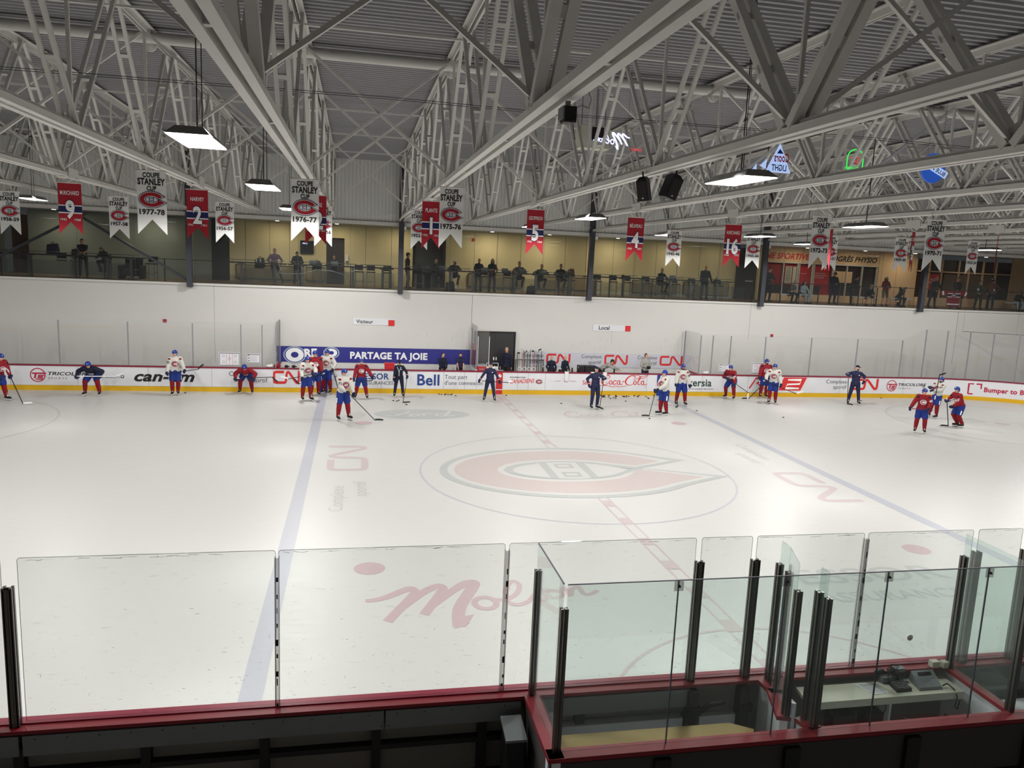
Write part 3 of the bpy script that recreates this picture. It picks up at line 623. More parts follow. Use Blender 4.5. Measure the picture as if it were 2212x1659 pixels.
B('door_frame','black',dr,(-.9,-.84,14.9,14.995,.2,2.68),(1.02,1.08,14.9,14.995,.2,2.68),(-.84,1.02,14.9,14.995,2.62,2.68)); B('door_handle','holder',dr,(.02,.08,14.91,14.94,1.3,1.45),(.14,.2,14.91,14.94,1.3,1.45)); B('door_seam','black',dr,(.08,.09,14.935,14.94,.2,2.62))
tag(B('door_pad','red',None,(-.98,-.9,14.75,14.93,.9,2.1)),'red upright pad beside the dark doorway','pad')
for k,(x,y,w,h,lb) in enumerate(((-12.25,14.9,.0,0,''),)): pass
def rink_board(x0,x1,z0,z1,lb,whole):
    o=B('coaching_board','white_panel',None,(x0,x1,12.995,13.02,z0,z1)); tag(o,lb,'board')
    w=x1-x0; h=z1-z0; it=stroke([(x0+.03,z0+.03),(x1-.03,z0+.03),(x1-.03,z1-.03),(x0+.03,z1-.03)],.02,'txt_grey',closed=True)
    if whole:
        for cx in (.22,.5,.78):
            for cz in ((.3,.75) if cx!=.5 else (.55,)): it+=stroke(ellp(x0+w*cx,z0+h*cz,.05,.05,14),.008,'txt_grey',closed=True)
        for cx in (.36,.5,.64): it+=stroke([(x0+w*cx,z0+.04),(x0+w*cx,z1-.04)],.008,'cnred')
    else:
        for k in range(7): it+=stroke([(x0+w*(.25+k*.08),z0+.08),(x0+w*(.25+k*.08),z1-.08)],.006,'txt_grey')
        for k in range(3): it+=pol([(x0+.08,z0+.1+k*.12),(x0+.12,z0+.1+k*.12),(x0+.12,z0+.14+k*.12),(x0+.08,z0+.14+k*.12)],'txt_black')
    decal(it,plane_fn((0,12.99,0),(1,0,0),(0,0,1),(0,-1,0),.0015),'rink_drawing',o)
rink_board(-12.1,-11.25,1.1,1.68,'clear framed coaching board with rink circles on the glass, left of the white sheet',True)
rink_board(-11.0,-10.42,1.22,1.64,'white sheet of rink lines taped to the glass near the visitors bench',False)
rink_board(10.72,11.32,1.16,1.55,'white sheet of rink lines taped to the glass near the home bench',False)
rink_board(12.45,13.25,1.12,1.66,'framed rink drawing on the glass behind the tall player in red at the right',True)
# ------------------------------------------------------------ near boards
nb=empty('dasher_boards','rink boards along the near side with red cap, clear panes and dark posts','rink boards')
NY=-12.95
near_path=arc(21.95,-4.42,0,-90)+arc(-21.95,-4.42,-90,-180)
sweep(near_path,0,-.06,.2,1.02,'white_panel').obj('board_panel',None,nb)
sweep(near_path,.015,-.05,0,.2,'yellow').obj('kick_plate',None,nb)
sweep(near_path,.0,-.13,1.02,1.075,'red_rail').obj('cap_rail',None,nb)
sweep(near_path,-.13,-.25,1.02,1.06,'rail_back').obj('cap_rail',None,nb)
mb=MB().use('greybox')
for a,b in ((-21.9,-9.78),(-9.74,-6.05),(-6.03,-4.47),(-4.3,-2.36),(2.3,21.9)): mb.box(a,b,-13.2,-13.17,.775,1.0)
mb.obj('back_strip',None,nb)
for k in range(120):
    x=-18+k*.31
    if -9.75<x<-4.5: B('bolt','black',nb,(x,x+.012,-13.203,-13.2,.955,.967))
for x in (-6.08,-6.0): B('bolt','black',nb,(x,x+.012,-13.203,-13.2,.81,.822))
mb=MB().use('dimpanel').box(-21.9,21.9,-13.06,-13.02,.0,.99); mb.obj('back_sheet',None,nb)
for i,x in enumerate([-20,-17.6,-15.2,-12.8,-11.4,-9.8,-8.57,-7.35,-6.13,-4.91,3.6,5.2,6.8,8.5,10.5,13,16,19]):
    B('frame_post','dkframe',nb,(x-.05,x+.05,-13.17,-13.06,0,.84))
mb=MB().use('dkframe')
for z in (.04,.5): mb.box(-21.9,-4.45,-13.16,-13.06,z,z+.06); mb.box(2.2,21.9,-13.16,-13.06,z,z+.06)
mb.obj('frame_rail',None,nb)
mb=MB().use('yellow').box(-21.9,-4.6,-13.2,-13.16,-.02,.03); mb.obj('floor_strip',None,nb)
NG=-13.03
panes=[(-16.9,-14.9),(-14.86,-12.4),(-12.36,-9.91),(-9.754,-7.233),(-7.199,-4.705),(-4.656,-2.362),(-2.288,-1.626),(-1.56,-.089),(-.031,1.504),(1.59,2.259),(2.33,4.8),(4.84,7.3),(7.34,9.8)]
mat('scuff_dark',(70,70,74),.8)
def rpane(parent,x0,x1,y,z0,z1,m='glass_near',r=.028,t=.013):
    mb=MB().use(m); c=[(x0,z0),(x1,z0)]+[(x1-r+r*math.cos(a),z1-r+r*math.sin(a)) for a in (0,PI/6,PI/3,PI/2)]+[(x0+r+r*math.cos(a),z1-r+r*math.sin(a)) for a in (PI/2,PI*2/3,PI*5/6,PI)]
    mb.prism(c,y-t/2,y+t/2,'y'); o=mb.obj('glass_pane',None,parent)
    e=MB().use('metal_grey'); P3=[(a,y-t/2-.001,b) for a,b in c[1:]]+[(c[0][0],y-t/2-.001,c[0][1])]
    for a,b in zip(P3,P3[1:]): e.tube(a,b,.0028,n=5,rings=1)
    e.obj('polished_edge',None,o)
    it=[]; rs=random.Random(int(x0*100))
    for k in range(int(26*(x1-x0))):
        x=rs.uniform(x0+.05,x1-.05); z=z0+abs(rs.gauss(0,.55)); L=rs.uniform(.006,.045); a=rs.uniform(-.5,.6) if rs.random()<.8 else rs.uniform(1,2)
        if z>z1-.1: continue
        q=smooth([(x,z),(x+L*.5*math.cos(a),z+L*.5*math.sin(a)+rs.uniform(-.004,.004)),(x+L*math.cos(a),z+L*math.sin(a))],3); it+=stroke(q,rs.choice((.0012,.0018,.0026)),rs.choice(('scuff_dark','scuff','scuff')))
    for k in range(int(9*(x1-x0))):
        x=rs.uniform(x0+.03,x1-.2); L=rs.uniform(.02,.16); it+=stroke([(x,z1-.015-rs.random()*.02),(x+L,z1-.015-rs.random()*.02)],rs.uniform(.001,.004),'scuff')
    decal(it,plane_fn((0,y-t/2-.0005,0),(1,0,0),(0,0,1),(0,-1,0),.0003),'scuff_marks',o)['kind']='stuff'
    return o
for a,b in panes: rpane(nb,a,b,NG,1.075,2.875)
def alu_post(parent,x,y,z1,m='metal_black',w=.09,rot=0,z0=1.06,nm='support_post'):
    mb=MB().use(m); d=.05
    for sx in (-1,1): mb.box(sx*w/2-.012,sx*w/2+.012,-d,-.02,0,z1-z0).box(sx*w/2-.012,sx*w/2+.012,.0,d*.6,0,z1-z0)
    mb.box(-w/2,w/2,-.022,-.012,0,z1-z0).box(-w/2,w/2,-d,-d+.01,0,z1-z0-.02)
    mb.use('metal_grey').box(-.004,.004,-d-.006,-d,0,z1-z0-.01)
    o=mb.obj(nm,None,parent,(x,y,z0)); o.rotation_euler=(0,0,rot); return o
for x in (-14.88,-12.38,-7.216,-4.68,-.06,4.82,7.32):
    mb=MB().use('clear_post'); mb.box(x-.026,x-.018,NG-.04,NG+.02,1.075,2.80).box(x+.018,x+.026,NG-.04,NG+.02,1.075,2.80).box(x-.02,x+.02,NG-.045,NG-.037,1.075,2.80)
    mb.use('black')
    for k in range(9): z=1.1+.18*k+random.uniform(-.05,.05); mb.box(x+random.uniform(-.02,0),x+random.uniform(.004,.018),NG-.0465,NG-.045,z,z+random.uniform(.03,.09))
    mb.obj('clear_post',None,nb)
for x,z in ((-9.833,2.59),(-2.325,2.6),(-1.593,2.6),(1.547,2.6),(2.295,2.6)): alu_post(nb,x,NG-.05,z,w=.075)
# ------------------------------------------------------------ penalty boxes and timekeeper box
pb=empty('penalty_box','penalty box and scorekeeper enclosure behind the near boards, red capped walls with tall glass','penalty box')
def wallseg(p0,p1,w=.17,m='white_panel',h=1.02,z0=0):
    p0=Vector(p0);p1=Vector(p1); mb=MB().use(m); mb.beam((p0.x,p0.y,(z0+h)/2),(p1.x,p1.y,(z0+h)/2),w*.55,h-z0); o=mb.obj('side_wall',None,pb)
    mb=MB().use('rail_back'); mb.beam((p0.x,p0.y,h+.025),(p1.x,p1.y,h+.025),w,.05); mb.obj('cap_rail',None,pb)
wallseg((-4.35,-13.2),(-4.35,-14.38)); wallseg((-4.43,-14.3),(4.6,-14.3))
wallseg((-1.39,-13.2),(-1.37,-13.5),.16); wallseg((-1.38,-13.42),(-1.57,-13.99),.16); wallseg((-1.38,-14.0),(-1.32,-14.25),.16); wallseg((1.255,-13.2),(1.255,-14.22),.12)
B('outer_panel','outer',pb,(-4.42,4.6,-14.37,-14.35,0,1.0)); B('outer_panel','outer',pb,(-4.42,-4.40,-14.35,-13.2,0,1.0))
mb=MB().use('dkframe')
for x in (-3.2,-1.7,-.2,1.4,2.9): mb.box(x-.09,x+.09,-14.43,-14.37,0,.98)
mb.box(-4.42,4.6,-14.42,-14.37,.4,.46); mb.obj('outer_frame',None,pb)
pane(pb,(-4.335,-13.12),(-4.335,-14.24),1.07,2.9,'glass_box'); 
for a,b in ((-4.3,-3.125),(-3.115,-1.905),(-1.895,-.68),(-.67,.6),(.61,1.85),(1.86,3.1),(3.11,4.4)): pane(pb,(a,-14.266),(b,-14.266),1.07,2.9,'glass_box')
mb=MB().use('txt_grey'); mb.box(-4.3,4.4,-14.275,-14.258,2.896,2.903)
for x in (-3.12,-1.9,-.675,.605,1.855): mb.box(x-.005,x+.005,-14.275,-14.258,1.07,2.9)
for y0,y1 in ((-13.12,-14.24),): mb.box(-4.342,-4.328,y1,y0,2.894,2.904)
mb.obj('glass_edge',None,pb)
for x in (-3.12,-1.9,-.675,.605,1.855):
    B('glass_clip','clear_post',pb,(x-.05,x+.05,-14.285,-14.277,2.79,2.895)).active_material; mb=MB().use('black'); mb.tube((x,-14.3,2.845),(x,-14.28,2.845),.014,n=10); mb.obj('clip_bolt',None,pb)
mb=MB().use('holder'); mb.tube((-.31,-14.28,2.114),(-.31,-14.273,2.114),.035,n=20,cap=False); mb.obj('speaking_hole_cover',None,pb)
for (x0,y0),(x1,y1) in (((-1.335,-13.22),(-1.36,-13.45)),((-1.37,-13.47),(-1.54,-13.93)),((-1.337,-14.04),(-1.325,-14.17)),((1.255,-13.2),(1.245,-14.2))): pane(pb,(x0,y0),(x1,y1),1.07,2.88,'glass_box')
for x,y,z in ((-4.345,-13.17,2.6),(-4.335,-14.26,2.65),(-1.338,-13.21,2.59),(-1.357,-13.455,2.59),(-1.537,-13.945,2.58),(-1.335,-14.03,2.6),(-1.323,-14.18,2.59),(1.256,-13.2,2.59),(1.225,-14.2,2.6)):
    alu_post(pb,x,y,z,w=.045,rot=PI/2 if abs(x)>4 else 0)
struct(B('floor','concrete',None,(-4.35,4.5,-14.25,-13.1,-.03,.12)))
# player gate hardware
for x,lb in ((-2.3,'dark steel gate frame and latch of the penalty box door, left post'),(-1.62,'dark steel gate frame of the penalty box door, right post')):
    r=empty('gate_frame',lb,'gate frame'); B('upright','dkframe',r,(x-.09,x+.03,-13.27,-13.12,.12,.99)); B('hinge','black',r,(x-.11,x+.06,-13.3,-13.22,.7,.8))
    if x<-2: 
        mb=MB().use('black'); mb.path([(x+.05,-13.26,.72),(x+.16,-13.3,.84),(x+.34,-13.3,.86)],.03,8); mb.obj('latch_handle',None,r)
B('gate_leaf','dimpanel',nb,(-2.26,-1.66,-13.12,-13.07,.2,.99))
for x in (-3.73,): tag(B('bench_bracket','dkframe',None,(x-.055,x+.055,-13.17,-13.07,.63,.99)),'grey steel upright inside the left penalty box','bracket')
tag(B('inner_ledge','white_panel',None,(-4.26,-2.42,-13.19,-13.07,.12,.62),(-2.2,-1.72,-13.19,-13.07,.12,.62)),'white step ledge along the boards inside the left penalty box','ledge')
r=empty('penalty_bench','pale wooden bench board in the left penalty box','bench'); 
mb=MB().use('wood'); mb.prism([(-4.24,-13.76),(-1.8,-13.76),(-1.74,-13.68),(-1.98,-13.52),(-4.24,-13.5)],.69,.73,'z'); mb.obj('seat',None,r)
B('leg','dkframe',r,(-4.1,-4.0,-13.72,-13.56,.12,.69)); B('leg','dkframe',r,(-2.3,-2.2,-13.72,-13.56,.12,.69))
r=empty('penalty_bench','white bench in the right penalty box at the picture edge','bench'); B('seat','white_panel',r,(1.7,4.2,-13.8,-13.5,.69,.73)); B('leg','dkframe',r,(1.8,1.9,-13.75,-13.55,.12,.69)); B('leg','dkframe',r,(4,4.1,-13.75,-13.55,.12,.69))
# timekeeper desk and what lies on it
dk=empty('scorer_desk','cream worktop of the scorekeeper box behind the red rail','desk')
mb=MB().use('desk'); mb.prism([(-.95,-13.21),(-.99,-13.58),(1.17,-13.56),(1.17,-13.21)],.9,.95,'z'); mb.obj('worktop',None,dk)
B('front_edge','desk',dk,(-.99,1.17,-13.6,-13.57,.86,.955)); B('end_support','white_panel',dk,(-1.15,-1.1,-13.5,-13.22,.12,.9),(.2,.23,-13.5,-13.25,.12,.9))
mb=MB().use('holder'); mb.prism([(-.17,-13.25),(.1,-13.27),(.17,-13.5),(-.06,-13.52)],.951,.955,'z'); o=mb.obj('paper_sheet')
tag(o,'plastic sleeve with printed score sheet on the cream desk','paper')
decal([x for k in range(9) for x in stroke([(-.12+k*.006,-13.29-k*.024),(.1+k*.006,-13.30-k*.024)],.006,'txt_grey')],plane_fn((0,0,.956),(1,0,0),(0,1,0),(0,0,1),.0005),'printed_lines',o)
kp=empty('keypad_console','black keypad console with rows of pale keys on the cream desk','console'); 
mb=MB().use('black'); mb.prism([(.30,-13.26),(.51,-13.25),(.49,-13.5),(.27,-13.51)],.951,.99,'z'); mb.obj('housing',None,kp)
mb=MB().use('laptop')
for i in range(7):
    for j in range(6): x=.305+i*.026; y=-13.29-j*.036; mb.box(x,x+.012,y-.012,y,.99,.998)
mb.obj('key',None,kp)
ph=empty('control_unit','grey scoreboard control unit with display and keys at the right of the desk','console')
mb=MB().use('greybox'); mb.add([(.64,-13.25,.951),(.98,-13.25,.951),(.93,-13.52,.951),(.59,-13.52,.951),(.65,-13.26,1.08),(.97,-13.26,1.08),(.92,-13.5,.985),(.60,-13.5,.985)],[(0,1,5,4),(1,2,6,5),(2,3,7,6),(3,0,4,7),(4,5,6,7),(3,2,1,0)]); mb.obj('housing',None,ph)
sl=plane_fn((.60,-13.5,.987),(.32,0,0),(.05,.235,.095),(0,-.35,.93),.002)
decal(pol([(.22,.68),(.82,.68),(.82,.88),(.22,.88)],'screen')+[x for i in range(4) for j in range(5) for x in pol([(.12+i*.1,.1+j*.1),(.18+i*.1,.1+j*.1),(.18+i*.1,.15+j*.1),(.12+i*.1,.15+j*.1)],'laptop')]+[x for i in range(3) for j in range(5) for x in pol([(.58+i*.1,.1+j*.1),(.64+i*.1,.1+j*.1),(.64+i*.1,.15+j*.1),(.58+i*.1,.15+j*.1)],'laptop')],sl,'keypad',ph)
mb=MB().use('black'); mb.path(smooth([(.95,-13.48),(1.02,-13.45),(1.05,-13.55),(1.06,-13.6)],4) and [(.95,-13.48,.98),(1.02,-13.47,1.0),(1.05,-13.56,.97),(1.06,-13.62,.9),(1.03,-13.63,.78),(1.07,-13.63,.74),(1.09,-13.63,.85)],.008,6); mb.obj('cord',None,ph)
for x0,x1,y,lb in ((1.0,1.11,-13.17,'small cream junction box, left one of two beside the control unit'),(1.14,1.26,-13.2,'small cream junction box, right one of two beside the control unit')):
    tag(B('junction_box','desk',None,(x0,x1,y-.05,y+.03,1.07 if y>-13.2 else 1.07,1.15)),lb,'box')
o=MB().use('greybox'); o.box(.22,.40,-13.3,-13.22,.951,1.03).box(.42,.56,-13.27,-13.19,1.07,1.12); o.use('dkframe').tube((.2,-13.2,1.05),(.26,-13.22,1.08),.035,n=10); tag(o.obj('power_adapter'),'grey power adapters and small microphone at the back of the desk','adapter')
mb=MB().use('black')
for k in range(7):
    pts=[(.38+random.uniform(-.08,.08),-13.25+random.uniform(-.06,.06),.97+random.uniform(0,.2)) for _ in range(6)]; mb.path([(.3,-13.27,1.0)]+[tuple(p) for p in smooth([q for q in pts],4)]+[(.45,-13.3,.98)],.004,5)
tag(mb.obj('cable_tangle'),'tangle of thin black cables behind the keypad console','cables')
ch=empty('office_chair','black office chair tucked under the scorekeeper desk','chair',(.45,-13.95,0))
mb=MB().use('black'); mb.ell((0,0,.58),(.24,.2,.06)); mb.obj('seat',None,ch)
for s in (-1,1):
    mb=MB().use('black'); mb.path(smooth([(s*.26,.1),(s*.3,.05),(s*.3,-.12)],3) and [(s*.2,.0,.55),(s*.3,.1,.6),(s*.3,.14,.8),(s*.28,0,.84),(s*.26,-.14,.82)],.022,8); mb.obj('armrest',None,ch)
mb=MB().use('black'); mb.tube((0,0,.2),(0,0,.55),.03); [mb.tube((0,0,.2),(.2*math.cos(a),.2*math.sin(a),.15),.02) for a in [k*2*PI/5 for k in range(5)]]; mb.obj('base',None,ch)
for x,lb in ((-.35,'dark equipment box under the left half of the desk'),(.12,'dark equipment box under the middle of the desk')): tag(B('equipment_box','dkframe',None,(x-.16,x+.16,-13.42,-13.24,.4,.62)),lb,'box')
mb=MB().use('black')
for x in (-.6,-.1,.15): mb.path([(x,-13.45,.88),(x+.05,-13.45,.7),(x+.02,-13.4,.55),(x+.16,-13.38,.5)],.006,5)
tag(mb.obj('loose_cable'),'black cables dangling under the desk','cables')
gb=empty('grey_bin','grey slant topped steel cabinet standing outside the left end of the penalty box','cabinet')
mb=MB().use('greybox'); mb.add([(-4.74,-13.35,.93),(-4.5,-13.35,.93),(-4.5,-13.72,.86),(-4.74,-13.72,.86),(-4.74,-13.35,.9),(-4.5,-13.35,.9),(-4.5,-13.72,.83),(-4.74,-13.72,.83)],[(0,3,2,1),(4,5,6,7),(0,1,5,4),(1,2,6,5),(2,3,7,6),(3,0,4,7)]); mb.obj('lid',None,gb)
B('cabinet_body','dkframe',gb,(-4.72,-4.52,-13.68,-13.37,0,.86))
o=empty('stacking_chair','grey rimmed chair back just showing at the bottom edge beside the grey cabinet','chair',(-4.95,-14.35,0))
mb=MB().use('navy'); mb.ell((0,0,.42),(.16,.03,.2)); mb.obj('backrest',None,o); mb=MB().use('greybox'); mb.path([(-.17,0,.3),(-.17,0,.55),(-.12,0,.62),(.12,0,.62),(.17,0,.55),(.17,0,.3)],.014,6); mb.obj('frame',None,o)
for sx in (-.16,.16):
    for sy in (0,.3): mb=MB().use('greybox'); mb.tube((sx,sy,0),(sx,sy,.3),.012,n=6); mb.obj('leg',None,o)
B('seat','navy',o,(-.17,.17,0,.32,.28,.31))
# ------------------------------------------------------------ gallery (mezzanine) behind the far wall
MF=4.46; YW=19.5
fl2=struct(B('floor','mfloor',None,(-36,37,15.2,20.3,4.2,MF)))
struct(B('ceiling','wall_white',None,(-36,37,15.3,20.3,7.46,7.6)))
struct(B('wall_gallery_left','greywall',None,(-36,-22.62,YW,YW+.2,MF,7.46),(-21.6,-13.45,YW,YW+.2,MF,7.46)))
wg=struct(B('wall_gallery','beige',None,(-12.6,-7.95,YW,YW+.2,MF,7.46),(-7.05,-3.6,YW,YW+.2,MF,7.46),(-1.95,14.5,YW,YW+.2,MF,7.46),(15.78,16.2,YW,YW+.2,MF,7.46),(-7.95,-7.05,YW,YW+.2,6.78,7.46)))
mb=MB().use('txt_grey')
for x in (-11.85,-10.7,-9.75,-6.0,-4.7,-.4,.81,2.09,3.29,4.52,5.7,7.23,8.49,9.7,10.97,12.26,13.44): mb.box(x,x+.014,YW-.004,YW,MF+.1,7.46)
mb.obj('wall_joint',None,wg)
struct(B('baseboard_gallery','desk',None,(-12.6,-8,YW-.02,YW-.002,MF,MF+.1),(-1.9,14.4,YW-.02,YW-.002,MF,MF+.1)))
struct(B('door_2','shopdark',None,(-7.95,-7.05,YW+.15,YW+.2,MF,6.78))); d3=struct(B('door_3','shopdark',None,(14.95,15.75,YW-.04,YW,MF,7.0))); B('door_handle','steel_white',d3,(15.1,15.55,YW-.09,YW-.04,5.45,5.5))
struct(B('wall_recess','pants_grey',None,(-3.6,-1.95,YW+.4,YW+.5,MF,7.46))); struct(B('trim_3','door_dark',None,(-2.06,-1.9,YW-.03,YW+.4,MF,7.46),(14.5,14.95,YW-.03,YW,MF,7.3)))
struct(B('wall_recess','dkframe',None,(-13.45,-12.6,YW+.1,YW+.2,MF,7.46))); struct(B('wall_recess','sh_brown',None,(-22.62,-21.6,YW+.8,YW+.9,MF,7.2)))
# physio shop at the right
shop=struct(B('wall_shop','peach',None,(16.2,23.5,YW,YW+.2,6.62,7.46),(23.5,26.0,YW,YW+.2,MF,7.46),(16.2,23.5,YW,YW+.2,MF,4.85),(32.7,37,YW,YW+.2,MF,7.46),(26,32.7,YW,YW+.2,MF,4.95)))
mb=MB().use('txt_grey')
for x in (17.4,18.55,23.5,24.7): mb.box(x,x+.014,YW-.004,YW,6.6 if x<23 else MF,7.46)
mb.obj('wall_joint',None,shop)
decal(txt('INE SPORTIVE',16.1,6.82,.32,'cnred',bold=.035,shear=.28,maxw=3.55)+txt('PROGRÈS PHYSIO',19.95,6.82,.3,'txt_black',bold=.03,shear=.28,maxw=3.4),plane_fn((0,YW-.004,0),(1,0,0),(0,0,1),(0,-1,0),.002),'sign_lettering',shop)
sw=struct(B('window_1','shopred',None,(16.2,20.6,YW+.12,YW+.16,4.85,6.62)))
B('dark_glazing','shopdark',sw,(20.6,23.5,YW+.12,YW+.16,4.85,6.62),(16.2,19.9,YW+.10,YW+.12,4.85,5.35)); 
mb=MB().use('steel_white')
for x in (16.25,17.4,18.3,18.4,19.25,19.35,20.55,21.45,22.45,23.4): mb.box(x,x+.05,YW-.02,YW+.1,4.85 if x not in(18.4,19.25) else MF,6.62)
mb.box(16.2,23.5,YW-.02,YW+.1,6.58,6.64); mb.obj('window_frame',None,sw)
for x0,x1,z0,z1 in ((17.62,18.02,5.42,6.4),(18.08,18.28,5.4,6.4),(20.62,21.9,5.6,6.25)): B('notice','desk' if x0<20 else 'peach',sw,(x0,x1,YW+.09,YW+.1,z0,z1))
B('red_poster','cooler_red',sw,(18.5,19.2,YW+.09,YW+.1,5.45,6.4),(19.45,20.4,YW+.09,YW+.1,5.4,6.5))
decal(txt('CLINIQUE',18.58,6.0,.06,'white',maxw=.5)+txt('PHYSIOTHÉRAPIE',19.5,6.05,.06,'white',maxw=.8)+txt('MÉDECINE SPORTIVE',19.5,5.92,.06,'white',maxw=.85)+txt('ERGOTHÉRAPIE',19.5,5.8,.06,'white',maxw=.6)+[y for k in range(9) for y in stroke([(17.66,6.2-k*.08),(17.96,6.2-k*.08)],.03,'txt_grey')]+txt('HORAIRE',17.66,6.28,.07,'txt_black',bold=.02,maxw=.3),plane_fn((0,YW+.085,0),(1,0,0),(0,0,1),(0,-1,0),.002),'notice_lettering',sw)
s2=struct(B('window_2','shopdark',None,(26,32.7,YW+.12,YW+.16,4.95,7.2)))
mb=MB().use('peach')
for x in (26.0,26.9,27.75,28.9,29.6,30.6,31.5,32.65): mb.box(x,x+.06,YW-.02,YW+.1,4.95,7.2)
mb.box(26,32.7,YW-.02,YW+.1,6.45,6.52); mb.obj('window_frame',None,s2)
mat('mural',(96,78,66),.7,var=.5,scale=1.6); mat('mural_dark',(60,46,42),.7,var=.6,scale=1.2)
B('wall_picture','mural',s2,(28.0,31.4,YW+.08,YW+.11,4.95,6.4)); B('wall_picture','cooler_red',s2,(26.95,27.7,YW+.0,YW+.02,5.4,6.35))
B('wall_picture','mural_dark',s2,(26.1,26.85,YW+.08,YW+.11,4.95,6.4))
decal(txt('ACCÈS',27.02,5.95,.13,'white',shear=.2,maxw=.6)+txt('PHYSIO',27.0,5.78,.12,'white',shear=.2,maxw=.6),plane_fn((0,YW-.004,0),(1,0,0),(0,0,1),(0,-1,0),.002),'door_lettering',s2)
# lamps of the gallery; one at the far left is added for brightness
def gal_light(x,y,e,c=(1,.86,.62),s=.5,vis=True):
    ld=bpy.data.lights.new('gallery_light','AREA'); ld.shape='DISK'; ld.size=s; ld.energy=e; ld.color=c
    r=bpy.data.objects.new('ceiling_downlight',None); C.objects.link(r); r.location=(x,y,7.45)
    lo=bpy.data.objects.new('gallery_light',ld); C.objects.link(lo); lo.parent=r; lo.location=(0,0,-.04)
    mb=MB().use('lampface'); mb.tube((0,0,-.02),(0,0,-.001),.09,n=16,cap=False); mb.obj('lens',None,r); mb=MB().use('steel_white'); mb.tube((0,0,-.012),(0,0,0),.115,n=16,cap=False); mb.obj('trim_ring',None,r)
    return r
for x,e,lb in ((-16,46,'round ceiling downlight over the grey walled end of the gallery'),(-20,40,'round ceiling downlight by the doorway, added to brighten the far left of the gallery'),(-10.2,32,'round ceiling downlight over the two men at the left table'),(-7.4,34,'round ceiling downlight in front of the dark gallery door'),(-4.2,34,'round ceiling downlight by the column left of the recess'),(0.3,50,'round ceiling downlight over the woman with long dark hair'),(3.3,42,'round ceiling downlight over the laptops'),
  (7,40,'round ceiling downlight over the empty bar stools'),(10.4,26,'round ceiling downlight over the standing bald man'),(13.2,14,'round ceiling downlight by the dark door'),(18,26,'round ceiling downlight at the left of the physio shop'),(21.6,22,'round ceiling downlight at the right of the physio shop'),(24.8,34,'round ceiling downlight over the peach wall'),(29.5,14,'round ceiling downlight over the mural')):
    r=gal_light(x,18.2,e); tag(r,lb,'downlight','gallery downlights')
# window panes in front of the gallery
cols=[-22.64,-13.55,-4.455,4.56,13.6,22.8,31.9]
wi=3
for a,b in zip(cols,cols[1:]):
    w=struct(B('window_%d'%wi,'glass_mezz',None,(a+.12,b-.12,15.10,15.112,4.47,7.36))); wi+=1
    mb=MB().use('txt_grey')
    for k in (1,2,3): x=a+(b-a)*k/4; mb.box(x,x+.008,15.095,15.1,4.47,7.36)
    mb.obj('glass_joint',None,w)
# guard rail
gr=empty('guard_rail','thin black guard rail with tinted lower panels along the gallery edge','railing')
mb=MB().use('black'); mb.box(-22.5,13.5,15.38,15.42,5.44,5.47); mb.box(13.75,32,15.38,15.42,5.5,5.53); mb.obj('top_rail',None,gr)
for x in (-21.18,-20.0,-18.26,-17.15,-16.01,-14.7,-11.31,-9.04,-6.7,-2.13,.9,3.2,5.78,7.98,10.22,13.4,14.98,16.06,17.16,18.32,19.5,20.59,22.2,23.8,25.77,27.5,29.5):
    B('baluster','black',gr,(x-.02,x+.02,15.38,15.42,MF,5.46))
for a,b in ((-22.4,-16.05),(-11.4,-8.8),(-8.3,-4.7),(-1,3.9),(4.8,8.6),(8.9,13)):
    pane(gr,(a,15.44),(b,15.44),4.62,5.2,'glass_mezz',nm='tinted_panel')
# diagonal bracing at the left of the gallery
mb=MB().use('steel_dark'); mb.beam((-22.3,15.05,4.6),(-17.67,15.05,7.25),.1,.1); mb.beam((-17.9,15.05,7.1),(-13.75,15.05,4.62),.1,.1); tag(mb.obj('diagonal_brace'),'dark steel bracing forming an inverted V behind the number 9 banner','brace')
# bar tables
TZ=5.43
for a,b,legs,lb in ((-21.8,-18.2,(-20.6,-18.8),'black bar table with bags by the doorway at the far left'),(-18.15,-15.9,(-17.4,-16.4),'black bar table where the two people in black work at the left'),(-12.3,-9.65,(-11.67,-10.19),'black bar table with the man in the lilac shirt leaning on it'),(-9.55,-6.4,(-8.9,-6.6),'black bar table with the grey laptop and the woman in front of the dark door'),
  (-6.3,-4.7,(-5.2,-4.85),'black bar table left of the dark column'),(-4.2,-.98,(-3.98,-1.88),'black bar table right of the dark column'),(-.9,1.95,(-.81,1.27),'black bar table with two red bottles'),(2.1,4.3,(2.34,4.1),'black bar table with an open brown bag at its right end'),(4.85,7.6,(5.47,6.93),'black bar table with three empty stools'),
  (7.7,10.1,(8.03,9.5),'black bar table of the grey haired man with a laptop'),(10.2,12.75,(10.59,12.06),'black bar table in front of the standing bald man')):
    r=empty('bar_table',lb,'table'); B('tabletop','black',r,(a,b,16.45,17.0,TZ-.04,TZ)); 
    mb=MB().use('metal_black'); mb.tube((a+.05,16.4,TZ+.12),(b-.05,16.4,TZ+.12),.014,n=6); [mb.tube((x,16.42,TZ-.02),(x,16.4,TZ+.12),.01,n=5) for x in (a+.3,b-.3)]; mb.obj('front_rail',None,r)
    for x in legs:
        mb=MB().use('metal_black'); mb.box(x-.055,x+.055,16.68,16.79,MF,TZ-.04).box(x-.16,x+.16,16.5,16.95,TZ-.07,TZ-.04).box(x-.15,x+.15,16.6,16.87,MF,MF+.015); mb.obj('leg',None,r)
